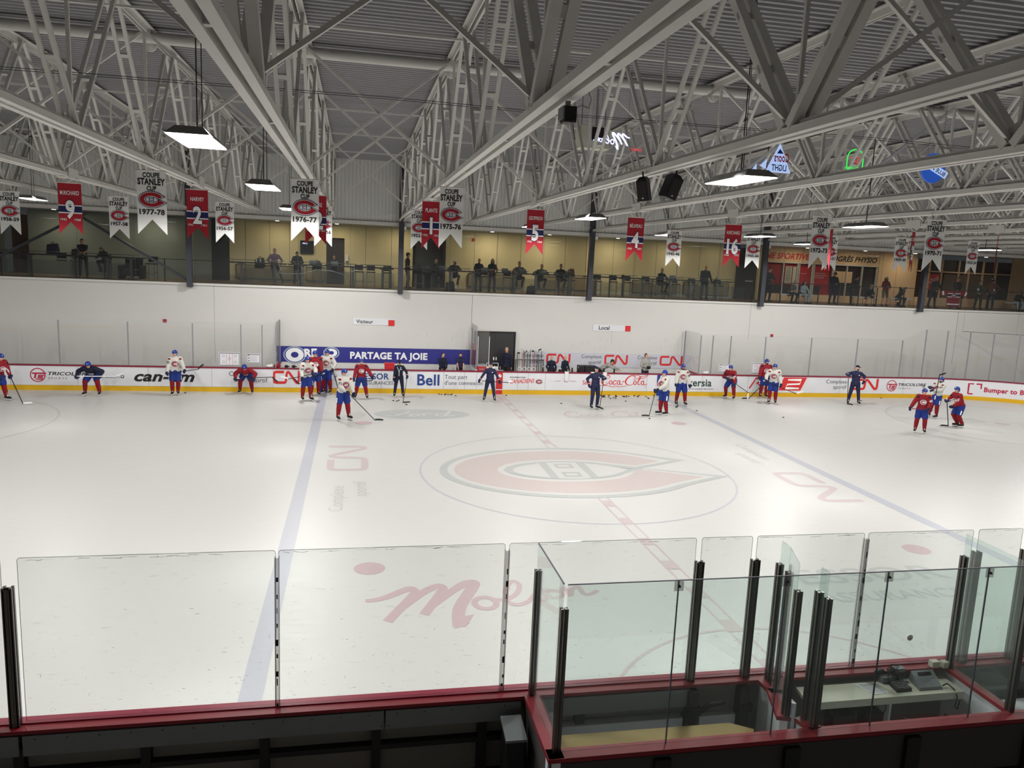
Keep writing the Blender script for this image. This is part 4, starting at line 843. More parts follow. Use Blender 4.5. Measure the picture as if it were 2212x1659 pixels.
# stools
def make_stool():
    r=bpy.data.objects.new('bar_stool',None); C.objects.link(r)
    B('seat','dkframe',r,(-.21,.21,-.2,.2,.70,.75))
    mb=MB().use('dkframe'); mb.add([(-.2,.2,.80),(.2,.2,.80),(.2,.26,1.05),(-.2,.26,1.05),(-.2,.23,.80),(.2,.23,.80),(.2,.29,1.05),(-.2,.29,1.05)],[(0,1,2,3),(7,6,5,4),(0,4,5,1),(1,5,6,2),(2,6,7,3),(3,7,4,0)]); mb.obj('backrest',None,r)
    for sx in (-1,1):
        for sy in (-1,1): mb=MB().use('metal_black'); mb.beam((sx*.2,sy*.2,0),(sx*.18,sy*.18,.71 if sy<0 else .98),.022,.022); mb.obj('leg',None,r)
    mb=MB().use('metal_black'); mb.box(-.19,.19,-.2,-.18,.27,.29).box(-.2,-.18,-.19,.19,.33,.35).box(.18,.2,-.19,.19,.33,.35); mb.obj('footrest',None,r)
    return r
s0=make_stool()
for i,(x,y,rz,lb) in enumerate(((-19.4,17.1,.3,'dark bar stool at the far left gallery table'),(-18.9,17.4,0,'dark bar stool left of the man in the black polo shirt'),(-17.62,17.3,.2,'dark bar stool under the woman bent over her laptop'),(-15.6,16.9,-.1,'dark bar stool with chrome legs right of the armchair'),
   (-10.95,17.3,.1,'bar stool with a dark coat over it, beside the man in the lilac shirt'),(-8.3,17.3,-.1,'bar stool with a black bag, right of the man in dark green'),(-6.3,17.25,.1,'bar stool right of the woman at the dark door'),(-5.75,17.3,0,'empty bar stool left of the dark column, left of a pair'),(-4.95,17.3,0,'empty bar stool touching the dark column, right of a pair'),
   (-3.4,17.3,.1,'bar stool piled with dark bags right of the dark column'),(-2.62,17.3,0,'bar stool under the seated man with the purple bottle'),(-1.66,17.3,0,'bar stool under the man in the white and black cap'),(-.1,17.5,.1,'bar stool behind the bald man in black'),(.98,17.2,-.1,'empty bar stool between the long haired woman and the man in the grey blazer'),(1.6,17.3,0,'bar stool under the man in the grey blazer'),
   (2.7,17.3,0,'bar stool under the person in green'),(3.75,17.3,0,'bar stool under the person in black with the white laptop'),(4.2,17.1,.2,'bar stool below the brown bag, left of the dark column'),(5.7,17.2,-.2,'empty bar stool, leftmost of three right of the dark column'),(6.55,17.2,-.2,'empty bar stool, middle of three right of the dark column'),(7.3,17.2,-.2,'empty bar stool, rightmost of three right of the dark column'),
   (8.35,17.2,-.2,'empty bar stool left of the grey haired man with a laptop'),(9.2,17.3,-.1,'bar stool under the grey haired man with a laptop'),(9.95,17.2,.1,'bar stool right of the grey haired man, white cord hanging beside it'),(10.95,17.2,-.1,'empty bar stool left of the standing bald man'),(12.4,17.2,-.1,'empty bar stool right of the standing bald man'))):
    r=s0 if i==0 else copy_tree(s0); r.location=(x,y,MF); r.rotation_euler=(0,0,rz); tag(r,lb,'stool','gallery bar stools')
# armchair
r=empty('armchair','black leather armchair in front of the grey gallery wall','armchair',(-16.6,17.6,MF))
def soft(mb,c,h,r_): mb.ell(c,h,n=16,m=10); return mb
for nm,b_ in (('seat',(-.38,.38,-.4,.3,.12,.42)),('backrest',(-.38,.38,.28,.45,.12,.92)),('armrest',(-.52,-.38,-.42,.42,.0,.62)),('armrest',(.38,.52,-.42,.42,.0,.62))):
    o=B(nm,'black',r,b_); md=o.modifiers.new('b','BEVEL'); md.width=.05; md.segments=3
# wall heaters / low frames
for a,b in ((-12.45,-10.0),(-9.6,-7.98),(-.75,1.2),(3.3,5.6),(7.3,9.55),(10.0,12.6)):
    pass
mat('heater',(150,138,108),.7); HL=['low dark wall panel behind the lilac shirt man','low dark wall panel behind the man in dark green','low dark wall panel behind the standing long haired woman','low dark wall panel behind the person in green','low dark wall panel behind the grey haired man','low dark wall panel behind the standing bald man']
for (a,b),lb in zip(((-12.3,-9.3),(-8.95,-7.98),(-.7,2.2),(3.0,6.1),(8.4,11.0),(11.4,14.1)),HL):
    r=empty('wall_heater',lb,'heater'); B('cover','heater',r,(a,b,YW-.1,YW-.03,MF+.15,MF+.8)); B('frame','dkframe',r,(a,b,YW-.11,YW-.02,MF+.8,MF+.83),(a,a+.03,YW-.11,YW-.02,MF+.15,MF+.8),(b-.03,b,YW-.11,YW-.02,MF+.15,MF+.8),(a,b,YW-.11,YW-.02,MF+.12,MF+.15))
tv=empty('wall_television','black television on the cream gallery wall showing a dim picture','television'); B('casing','black',tv,(-9.22,-8.56,YW-.06,YW-.01,5.93,6.58)); o=B('screen','screen',tv,(-9.17,-8.61,YW-.065,YW-.06,5.98,6.53))
decal(pol([(-9.1,6.42),(-8.98,6.42),(-8.98,6.47),(-9.1,6.47)],'glow_white')+ring2(ellp(-8.93,6.44,.06,.04),ellp(-8.93,6.44,.04,.025),'glow_white'),plane_fn((0,YW-.068,0),(1,0,0),(0,0,1),(0,-1,0),.001),'picture',tv)
r=empty('sanitizer_dispenser','white hand sanitizer dispenser on the cream wall right of the dark door','dispenser'); B('tank','holder',r,(-6.98,-6.86,YW-.12,YW-.01,5.65,5.95)); B('nozzle','black',r,(-6.95,-6.89,YW-.14,YW-.03,5.58,5.65))
tag(B('exit_sign','cooler_red',None,(-.52,-.4,YW-.05,YW-.01,6.95,7.1)),'small red box sign high on the cream wall behind the number 5 banner','sign')
tag(B('thermostat','black',None,(5.95,6.05,YW-.05,YW-.01,5.75,5.9)),'small black wall control right of the second column','control')
for x,z,lb in ((-4.3,7.2,'small white security camera on the column under the 1975-76 banner'),(4.75,7.2,'small white security camera on the column behind the number 5 and 4 banners'),(13.75,7.2,'small white security camera on the column left of the physio sign')):
    r=empty('security_camera',lb,'camera'); B('body','holder',r,(x-.06,x+.06,14.7,14.85,z,z+.14)); B('bracket','steel_white',r,(x-.02,x+.02,14.85,14.95,z+.05,z+.09))
# laptops, bottles, bags on the tables
def laptop(x,lb,m='laptop',w=.33,rz=0):
    r=empty('laptop',lb,'laptop',(x,16.72,TZ),rz); B('base',m,r,(-w/2,w/2,0,.22,0,.015)); mb=MB().use(m); mb.add([(-w/2,-.0,.012),(w/2,-.0,.012),(w/2,-.07,.22),(-w/2,-.07,.22),(-w/2,.012,.012),(w/2,.012,.012),(w/2,-.058,.22),(-w/2,-.058,.22)],[(0,1,2,3),(7,6,5,4),(0,4,5,1),(1,5,6,2),(2,6,7,3),(3,7,4,0)]); mb.obj('lid',None,r)
for a in ((-17.55,'dark laptop in front of the woman bent over at the left','dkframe'),(-8.45,'grey laptop right of the man in dark green'),(-7.45,'grey laptop of the woman at the dark door'),(-2.35,'silver laptop of the seated man in the dark jacket'),(-.25,'white laptop of the bald man in black'),(.75,'white laptop right of the long haired woman'),(1.65,'grey laptop of the man in the grey blazer'),(2.72,'silver laptop of the person in green'),(4.0,'white laptop of the person in black'),(9.55,'pale blue laptop of the grey haired man')):
    laptop(*a)
for x,m,lb in ((-11.0,'holder','small clear water bottle, left one on the table left of the lilac shirt man'),(-10.82,'holder','small clear water bottle, right one on the table left of the lilac shirt man'),(-3.05,'sh_purple','purple bottle beside the seated man in the dark jacket'),(.15,'cooler_red','red bottle between the bald man and the long haired woman'),(1.18,'cooler_red','red bottle right of the long haired woman'),(12.0,'black','black bottle right of the standing bald man')):
    r=empty('drink_bottle',lb,'bottle',(x,16.7,TZ)); mb=MB().use(m); mb.tube((0,0,0),(0,0,.16),.033,n=12,cap=False); mb.tube((0,0,.16),(0,0,.2),.033,.014,n=12,cap=False); mb.obj('body',None,r); mb=MB().use('black'); mb.tube((0,0,.2),(0,0,.235),.016,n=10,cap=False); mb.obj('cap',None,r)
def bag(x,y,z,s,m,lb,nm='backpack'):
    r=empty(nm,lb,'bag',(x,y,z)); mb=MB().use(m); mb.add([(-.2*s,-.12*s,0),(.2*s,-.12*s,0),(.2*s,.12*s,0),(-.2*s,.12*s,0),(-.17*s,-.08*s,.34*s),(.15*s,-.08*s,.38*s),(.15*s,.08*s,.38*s),(-.17*s,.08*s,.34*s)],[(3,2,1,0),(0,1,5,4),(1,2,6,5),(2,3,7,6),(3,0,4,7),(4,5,6,7)]); mb.box(-.14*s,.14*s,-.17*s,-.11*s,.03*s,.2*s); o=mb.obj('body',None,r); md=o.modifiers.new('b','BEVEL'); md.width=.035*s; md.segments=2
    mb=MB().use(m); mb.path([(-.05*s,0,.36*s),(-.03*s,0,.41*s),(.03*s,0,.41*s),(.05*s,0,.36*s)],.012*s,6); mb.obj('handle',None,r)
bag(-19.6,16.72,TZ,1.3,'navy','dark blue bag on the far left gallery table'); bag(-18.7,16.72,TZ,.8,'black','black box shaped case on the table left of the man in the black polo shirt','equipment_case')
bag(-2.0,16.2,MF,1.2,'black','black backpack on the floor below the man in the dark jacket'); bag(2.0,16.2,MF,1.1,'black','black backpack on the floor left of the person in green'); bag(4.15,16.75,TZ,.9,'sh_brown','open brown bag at the right end of the table left of the column','handbag')
bag(-3.5,17.25,MF+.75,1.2,'black','dark bags piled on the stool right of the dark column'); bag(-8.3,17.25,MF+.75,1.1,'black','black bag on the stool right of the man in dark green'); bag(-10.9,17.25,MF+.75,1.2,'dkframe','dark coat bundled on the stool left of the lilac shirt man','folded_coat'); bag(6.9,16.75,TZ,.4,'black','small black camera bag on the table with three empty stools','camera_bag')
bag(23.1,16.9,MF+.02,.6,'black','small black bag on the floor near the seated person in black'); 
B2=empty('storage_trunk','black equipment trunk standing behind the stools right of the dark column','trunk'); B('body','black',B2,(-3.5,-2.7,17.9,18.4,MF,MF+.75)); B('lid','dkframe',B2,(-3.52,-2.68,17.88,18.42,MF+.75,MF+.81))
mb=MB().use('holder'); mb.path([(-9.9,16.45,5.2),(-9.95,16.42,5.0),(-9.6,16.42,4.98),(-8.9,16.42,5.02),(-8.3,16.42,5.22),(-7.6,16.42,5.2),(-7.0,16.42,5.04),(-6.4,16.45,5.3)],.012,6); tag(mb.obj('extension_cord'),'white cord looped along the tables left of the column','cord')
mb=MB().use('holder'); mb.path([(9.85,16.42,TZ+.05),(9.95,16.4,5.2),(9.98,16.4,4.8),(9.9,16.4,4.6)],.01,6); tag(mb.obj('extension_cord'),'white cord hanging from the grey haired man\'s table','cord')
# low benches in front of the shop
for a,b,lb in ((15.6,17.6,'white low bench under the seated pair in front of the red shop window'),(20.2,21.5,'white low bench under the person in shorts'),(22.2,23.6,'white low bench under the crouched person in black'),(30.0,31.6,'white low bench at the right edge of the gallery')):
    r=empty('low_bench',lb,'bench'); B('seat','white_panel',r,(a,b,16.5,16.95,MF+.42,MF+.46))
    for x in (a+.1,(a+b)/2,b-.1):
        for y in (16.55,16.9): mb=MB().use('metal_grey'); mb.tube((x,y,MF),(x,y,MF+.42),.014,n=6,cap=False); mb.obj('leg',None,r)
# hockey sweater hung over the rail
sw_=empty('hockey_sweater','red hockey sweater with a blue and white chest stripe hung over the gallery rail','sweater',(25.2,15.35,4.62))
mb=MB().use('jred'); mb.prism([(-.38,.0),(.38,.0),(.4,.62),(.62,.58),(.86,.5),(.9,.62),(.7,.82),(.42,.86),(.14,.84),(0,.8),(-.14,.84),(-.42,.86),(-.7,.84),(-.9,.68),(-.86,.54),(-.62,.6),(-.4,.62)],-.03,0,'y'); mb.obj('body',None,sw_)
fnn=plane_fn((25.2,15.316,4.62),(1,0,0),(0,0,1),(0,-1,0),.001)
o=decal([(v,f,m,l) for v,f,m,l in pol([(-.4,.5),(.4,.5),(.4,.72),(-.4,.72)],'white')+pol([(-.4,.54),(.4,.54),(.4,.68),(-.4,.68)],'navy',2)+pol([(-.38,.1),(.38,.1),(.38,.16),(-.38,.16)],'white')+pol([(-.72,.6),(-.6,.62),(-.66,.84),(-.76,.8)],'white')+pol([(.64,.6),(.74,.58),(.8,.76),(.7,.8)],'white')+move(ch_logo(),0,.6,.16,dl=2)],plane_fn((0,-.034,0),(1,0,0),(0,0,1),(0,-1,0),.001),'stripes_and_crest',sw_)
# ------------------------------------------------------------ banners under the trusses
def banner(kind,x,y,zt_,w,h,info,lb,face=0.0,z_off=0):
    r=empty('stanley_banner' if kind=='cup' else 'number_banner',lb,'banner',(x,y,zt_),face,'white cup banners' if kind=='cup' else 'red retired number banners')
    nu,nv=10,24
    def wav(u,v): return .003*math.sin(u*7+v*3+x)*(.3-v) + .004*math.sin(v*3+x*2)
    notch=.30
    def fn(u,v,off=0): return V(u,wav(u,v)-off,v)
    m='cloth_white' if kind=='cup' else 'cloth_red'
    mb=MB().use(m); vs=[];fs=[]
    for i in range(nu+1):
        u=-w/2+w*i/nu; bot=-h+notch*(1-abs(u)/(w/2))
        for j in range(nv+1):
            v=bot*j/nv; vs.append(fn(u,v,0))
    for i in range(nu):
        for j in range(nv): a=i*(nv+1)+j; fs.append((a,a+1,a+nv+2,a+nv+1))
    n=len(vs); vs2=[p+V(0,.006,0) for p in vs]; mb.add(vs+vs2,fs+[tuple(n+k for k in reversed(f)) for f in fs],True); mb.obj('cloth',None,r)
    mb=MB().use('steel_white'); mb.tube((-w/2-.02,.003,.005),(w/2+.02,.003,.005),.014,n=8,cap=False); mb.tube((-w*.3,.003,.0),(-w*.3,.003,.1+z_off),.006,n=5,cap=False); mb.tube((w*.3,.003,.0),(w*.3,.003,.1+z_off),.006,n=5,cap=False); mb.obj('hanging_rod',None,r)
    if kind=='cup':
        it=txt('COUPE',0,-.125,.095,'txt_black','C',bold=.035,maxw=w*.58)+txt('STANLEY',0,-.27,.125,'txt_black','C',bold=.04,maxw=w*.93)+txt('CUP',0,-.385,.09,'txt_black','C',bold=.035,maxw=w*.33)
        it+=move(ch_logo(),0,-.565,w*.40,0)+txt(info,0,-.86,.105,'txt_black','C',bold=.035,maxw=w*.88)
    else:
        name,num,a,b=info; s=-.75
        it=pol([(-w/2,s),(w/2,s),(w/2,s+.21),(-w/2,s+.21)],'white')+pol([(-w/2,s+.028),(w/2,s+.028),(w/2,s+.182),(-w/2,s+.182)],'cloth_navy',2)
        it+=txt(name,0,-.29,.105,'white','C',bold=.01,maxw=w*.80,sx=.62)+txt(num,0,-.855,.43,'cloth_navy','C',bold=.06,layer=3,sx=.72,maxw=w*.84)+txt(num,0,-.855,.43,'white','C',bold=.035,layer=4,sx=.72,maxw=w*.8)
        it+=txt(a,-w*.30,-.93,.06,'white','C',maxw=w*.26)+txt(b,w*.30,-.93,.06,'white','C',maxw=w*.26)
    decal(it,lambda a,b,l: V(a,wav(a,b)-.003-.003*l,b),'lettering',r)
    return r
for yr,k,y,w,z in (('1977-78',-2,-4.05,.56,7.53),('1976-77',-1,-4.27,.56,7.53),('1975-76',0,-4.5,.50,7.53),('1972-73',3,-3.95,.50,7.44),('1970-71',4,-4.13,.54,7.51),
      ('1958-59',-4,4.75,.55,7.43),('1957-58',-3,4.7,.56,7.45),('1956-57',-2,4.9,.55,7.47),('1955-56',-1,4.6,.55,7.50),('1952-53',0,4.3,.54,7.53),('1945-46',3,5.05,.55,7.35),('1943-44',4,4.97,.55,7.41),('1930-31',5,4.86,.56,7.45),('1929-30',6,4.97,.56,7.53),('1923-24',7,4.86,.48,7.55)):
    banner('cup',-4.455+TS*k,y,z,w,1.26,yr,'white swallowtail cup banner dated %s hanging from the roof truss'%yr,0,7.56-z)
for nm,num,a,b,k,y,z,w,ro in (('M.RICHARD','9','1942','1960',-3,.55,7.5,.55,0),('HARVEY','2','1947','1961',-2,.6,7.52,.53,0),('MOORE','12','1951','1963',-1,.1,7.52,.54,0),('PLANTE','1','1952','1963',0,.1,7.54,.50,0),('GEOFFRION','5','1950','1964',1,.72,7.52,.50,0),('BÉLIVEAU','4','1950','1971',2,.74,7.46,.51,0),('H.RICHARD','16','1955','1975',3,.6,7.41,.53,0),('MORENZ','7','1923','1937',4,.3,7.42,.53,1.25),('DRYDEN','29','1970','1979',5,.5,7.5,.53,.75),('SAVARD','18','1966','1981',6,.45,7.56,.53,.85)):
    banner('num',-4.455+TS*k,y,z,w,1.26,(nm,num,a,b),'red swallowtail banner with white number %s and a blue stripe'%num+(' seen nearly edge on' if num=='7' else ''),ro,7.56-z)
# ------------------------------------------------------------ things hung in the roof, and window reflections built as objects there
r=empty('loudspeaker','black tilted loudspeaker under the truss, right one of two','loudspeaker',(-1.28,-8.8,7.40),.25)
def spk(r,s):
    mb=MB().use('black'); mb.add([(-.17*s,-.1,-.3),(.17*s,-.1,-.3),(.14*s,.22,-.28),(-.14*s,.22,-.28),(-.17*s,-.16,.2),(.17*s,-.16,.2),(.12*s,.18,.25),(-.12*s,.18,.25),(-.08*s,-.1,.3),(.08*s,-.1,.3),(.08*s,.1,.3),(-.08*s,.1,.3)],[(3,2,1,0),(0,1,5,4),(1,2,6,5),(2,3,7,6),(3,0,4,7),(4,5,9,8),(5,6,10,9),(6,7,11,10),(7,4,8,11),(8,9,10,11)]); mb.obj('cabinet',None,r)
    mb=MB().use('dkframe'); mb.add([(-.15*s,-.118,-.26),(.15*s,-.118,-.26),(.15*s,-.165,.17),(-.15*s,-.165,.17)],[(0,1,2,3)]); mb.obj('grille',None,r)
    mb=MB().use('holder'); mb.add([(-.02,-.125,-.245),(.02,-.125,-.245),(.02,-.128,-.215),(-.02,-.128,-.215)],[(0,1,2,3)]); mb.obj('badge',None,r)
    mb=MB().use('black'); mb.tube((0,0,.28),(0,0,.42),.02,n=8); mb.obj('bracket',None,r)
spk(r,1); r.rotation_euler=(.1,.25,.35); r.scale=(.68,)*3
r=empty('loudspeaker','black tilted loudspeaker under the truss, left one of two, half hidden by a brace','loudspeaker',(-1.58,-8.3,7.38)); spk(r,.85); r.rotation_euler=(.1,-.1,-.7); r.scale=(.68,)*3
r=empty('projector_box','black projector box with cables hung from the truss holding the 1975-76 banner','projector',(-4.42,-13.7,7.50)); r.scale=(.5,.5,.5)
B('housing','black',r,(-.10,.14,-.2,.2,-.13,.12)); B('side_plate','greybox',r,(-.13,-.10,-.2,.2,-.11,.12)); B('mount','metal_grey',r,(-.04,.05,-.05,.05,.12,.24)); 
mb=MB().use('dkframe'); [mb.tube((x,-.21,-.16),(x,-.1,-.16),.03,n=12) for x in (-.03,.07)]; mb.box(-.1,.14,-.2,.1,-.18,-.13); mb.obj('lens_unit',None,r)
mb=MB().use('black'); mb.path([(.12,0,.1),(.3,.05,.2),(.45,.05,.15),(.5,.1,.35),(.42,.1,.5)],.006,5); mb.path([(.1,-.05,-.1),(.16,0,-.35),(.2,.05,-.45)],.008,5); mb.obj('cable',None,r)
r=empty('reflected_box','cream box with a dark opening, read as a window reflection, in the roof steelwork','reflected box',(-.95,-2.9,9.05)); r.scale=(.72,.72,.72)  # read as a window reflection, built as a hung box
B('housing','desk',r,(-.5,.5,-.3,.3,-.4,.3)); B('opening','black',r,(-.12,.28,-.32,-.3,-.15,.26)); mb=MB().use('black'); [mb.tube((x,0,.3),(x,0,1.75),.01,n=5,cap=False) for x in (-.4,.4)]; mb.obj('hanger',None,r)  # parts of the reflected box; hangers added to hold it up
def hang(r,x,z1,z2=10.1): 
    mb=MB().use('dkframe'); [mb.tube((sx,0,z1),(sx,0,(z2-r.location.z)/r.scale.z),.003,n=4,cap=False) for sx in (-x,x)]; mb.obj('added_wire',None,r)  # wires added to hold up the reflected signs
def nfn(a,b,l): return V(-a,-.02-.002*l,b)     # beer sign reflections in the window, built as mirrored glowing objects
r=empty('sign_reflection','window reflection of a white Molson script sign, built among the roof trusses','sign reflection',(-1.1,-5.0,8.6)); decal(move(molson('glow_white'),-.36,-.02,.155,-.12,.19),nfn,'reflected_script',r); decal(txt('EXPORT',-.62,-.12,.06,'reflected_red',maxw=.25),nfn,'reflected_lettering',r); hang(r,.3,.1)
r=empty('sign_reflection','window reflection of a pale blue triangular beer sign with red script, built glowing','sign reflection',(2.75,-5.0,8.55)); r.scale=(.72,1,.78)
mb=MB().use('reflected_blue'); mb.prism([(-.42,-.38),(.42,-.38),(0,.42)],-.015,.015,'y'); mb.obj('reflected_panel',None,r)
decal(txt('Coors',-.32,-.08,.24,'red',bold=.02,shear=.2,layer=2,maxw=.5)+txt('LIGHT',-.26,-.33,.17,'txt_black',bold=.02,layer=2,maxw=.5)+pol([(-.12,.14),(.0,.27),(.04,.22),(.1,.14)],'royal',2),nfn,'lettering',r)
mb=MB().use('reflected_blue'); mb.prism([(-.62,-.22),(-.42,-.3),(-.4,-.02)],-.012,.012,'y'); mb.prism([(-.86,-.34),(-.72,-.34),(-.74,-.18)],-.012,.012,'y'); mb.obj('reflected_panel',None,r); hang(r,.02,.4)
r=empty('sign_reflection','window reflection of a green arched beer sign with a red star, built glowing','sign reflection',(4.62,-5.0,8.60)); r.scale=(.74,1,.66)
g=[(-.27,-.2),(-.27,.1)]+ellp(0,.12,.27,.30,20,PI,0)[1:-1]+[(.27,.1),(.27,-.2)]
decal(stroke(g,.035,'reflected_green')+stroke(ellp(0,-.28,.25,.2,16,PI*1.15,PI*1.85),.035,'reflected_green')+txt('Heineken',0,-.26,.13,'reflected_green','C',bold=.005,maxw=.84)+stroke([( (.17 if k%2==0 else .07)*math.sin(k*PI/5),.1+(.17 if k%2==0 else .07)*math.cos(k*PI/5)) for k in range(10)],.02,'reflected_red',closed=True),nfn,'reflected_tube',r); hang(r,.2,.3)
r=empty('sign_reflection','window reflection of a round blue beer sign with a white ribbon, built glowing','sign reflection',(6.66,-5.0,8.60)); r.scale=(.88,1,.8)
mb=MB().use('reflected_moon'); mb.prism(ellp(0,0,.36,.42,30),-.015,.015,'y'); mb.obj('reflected_disc',None,r)
decal(move(pol([(-.46,-.09),(.46,-.09),(.46,.11),(-.46,.11)],'reflected_blue',1)+txt('BLUE MOON',0,-.05,.12,'txt_black','C',bold=.02,layer=2,maxw=.8),0,0,1,.45),nfn,'ribbon',r); hang(r,.2,.35)
# ------------------------------------------------------------ pucks
pk=MB().use('rubber'); pk.tube((0,0,0),(0,0,.0254),.038,n=16,cap=False); pkm=pk.mesh('puck')
rr=random.Random(11)
def puck(x,y,lb,g=None): o=mk('puck',pkm,None,(x,y,.0)); tag(o,lb,'puck',g)
for x,y,lb in ((11.33,7.92,'lone black puck on open ice right of the blue line'),(2.36,10.72,'lone black puck left of the coach leaning on his stick'),(-13.38,12.53,'black puck on the ice right of the skater in white at the left'),(-13.75,12.8,'black puck against the boards right of the skater in white at the left'),(5.22,7.6,'black puck just beside the stick blade of player 6'),(12.4,11.0,'black puck between the stick blades of the two white and red skaters'),(8.03,9.3,'black puck right of the bearded skater in white'),(.28,12.6,'black puck right of the red centre panel'),(17.9,12.0,'black puck right of the coach at the right boards'),(19.6,12.8,'black puck near the foot of the boards under the second round TS emblem'),(23.0,12.1,'black puck at the right near the curved boards'),(-4.35,10.22,'black puck by the stick blade of the coach in the cap')):
    puck(x,y,lb)
for x,y in ((-4.85,11.1),(-4.7,11.0),(-4.62,11.15)): puck(x,y,'black puck in a small trio in front of the coach in the cap','trio of pucks near the left coach')
for k in range(8): puck(-2.75+k*.1+rr.uniform(-.04,.04),12.75-(k%3)*.06-(1.0 if k>6 else 0)*.3,'black puck in the short row below the words Tout part','pucks below the Bell advert')
for k in range(40): puck(4.6+rr.uniform(0,1.0)**1.0*3.0+(k%5)*.02,12.86-abs(rr.gauss(0,.35)) if k<34 else 12.86-rr.uniform(.3,1.6),'black puck in the loose scatter along the foot of the red script soda advert','pucks scattered under the soda advert')
# ------------------------------------------------------------ bench clutter
def bottle(x,y,z,lb,m='holder',g=None):
    r=empty('water_bottle',lb,'bottle',(x,y,z),0,g); mb=MB().use(m); mb.tube((0,0,0),(0,0,.17),.036,n=12,cap=False); mb.tube((0,0,.17),(0,0,.2),.036,.02,n=12,cap=False); mb.obj('body',None,r); mb=MB().use('black' if m=='holder' else 'holder'); mb.tube((0,0,.2),(0,0,.25),.014,.008,n=8,cap=False); mb.obj('nozzle',None,r)
CZ=1.06
bottle(-.38,13.07,CZ,'white capped bottle on the cap rail just left of the coach with arms out'); bottle(-.25,13.07,CZ,'pale bottle on the boards right of the coach with arms out')
for x in (2.05,2.3,2.6,3.2,3.45,3.75): bottle(x,13.1,CZ,'black water bottle in the row in front of the two staff in navy','black','bottles in front of the two staff')
for x in (4.7,5.0,5.5): bottle(x,13.1,CZ,'black water bottle near the staff member bending over','black','bottles near the bending staff')
def crate(x0,x1,y0,y1,z0,z1,m,lb,lid=None,nm='cooler'):
    r=empty(nm,lb,'cooler' if nm=='cooler' else 'box'); o=B('body',m,r,(x0,x1,y0,y1,z0,z1)); md=o.modifiers.new('b','BEVEL'); md.width=.02; md.segments=2
    B('lid',lid or m,r,(x0-.015,x1+.015,y0-.015,y1+.015,z1,z1+(z1-z0)*.35)); B('handle',lid or m,r,(x0+.08,x1-.08,y0-.03,y0,z0+(z1-z0)*.3,z0+(z1-z0)*.5)); return r
crate(-5.15,-4.72,13.4,13.75,1.0,1.2,'cooler_red','small red cooler on the visitors bench left of the coach in the cap'); tag(B('cooler_shelf','steel_white',None,(-5.3,-4.6,13.2,13.9,.94,1.0),(-5.28,-5.22,13.25,13.3,.2,.94),(-4.68,-4.62,13.25,13.3,.2,.94),(-5.28,-5.22,13.8,13.85,.2,.94),(-4.68,-4.62,13.8,13.85,.2,.94)),'white shelf behind the boards carrying the red cooler','shelf')
crate(-.98,-.58,13.3,13.7,1.0,1.22,'cooler_red','red cooler with a grey lid beside the dark doorway','cooler_lid'); tag(B('cooler_shelf','steel_white',None,(-1.0,.3,13.2,13.8,.94,1.0),(-.98,-.92,13.25,13.3,.2,.94),(.22,.28,13.25,13.3,.2,.94),(-.98,-.92,13.7,13.75,.2,.94),(.22,.28,13.7,13.75,.2,.94)),'white shelf behind the boards carrying the grey lidded cooler','shelf')
r=empty('towel_rack','wire rack with white towels and bottles left of the man in the doorway','rack'); 
for k in range(5): x=-.5+k*.11; mb=MB().use('cloth_white'); mb.ell((x,13.4,1.12+.02*(k%2)),(.07,.1,.1)); mb.obj('folded_towel',None,r)
mb=MB().use('holder'); mb.path([(-.55,13.3,1.0),(-.55,13.3,1.38),(-.02,13.3,1.38),(-.02,13.3,1.0)],.01,6); mb.path([(-.55,13.3,1.2),(-.02,13.3,1.2)],.008,6); mb.obj('wire_frame',None,r)
for x,lb in ((3.15,'white towel hanging over the boards below the two staff in navy'),(4.42,'white towel hanging over the boards left of the coach leaning on his stick'),(5.0,'white towel hanging over the boards right of the coach leaning on his stick')):
    mb=MB().use('cloth_white'); vs=[];fs=[]
    for i in range(9):
        u=-.09+.18*i/8
        for j in range(7): vs.append((x+u*(1-.1*j/6),12.915-.012*math.sin(u*90)-.004*j,1.075-.45*j/6*(.8+.2*math.cos(u*14))))
    vs+= [(x-.09+.18*i/8,13.1,1.075) for i in range(9)]
    for i in range(8):
        for j in range(6): a=i*7+j; fs.append((a,a+1,a+8,a+7))
        fs.append((i*7,(i+1)*7,63+i+1,63+i))
    mb.add(vs,fs,True); n=len(mb.v); tag(mb.obj('towel'),lb,'towel')
for x,lb,n_ in ((3.95,'black goalie gear bin on the home bench, left of three',1),(4.25,'black goalie gear bin on the home bench, middle of three',2),(4.52,'black goalie gear bin on the home bench, right of three',3)):
    r=empty('gear_bin',lb,'bin'); B('body','black',r,(x-.13,x+.13,13.25,13.6,.95,1.3)); B('rim','dkframe',r,(x-.14,x+.14,13.24,13.61,1.3,1.33))
    B('leg','dkframe',r,(x-.12,x+.12,13.3,13.55,.2,.95))
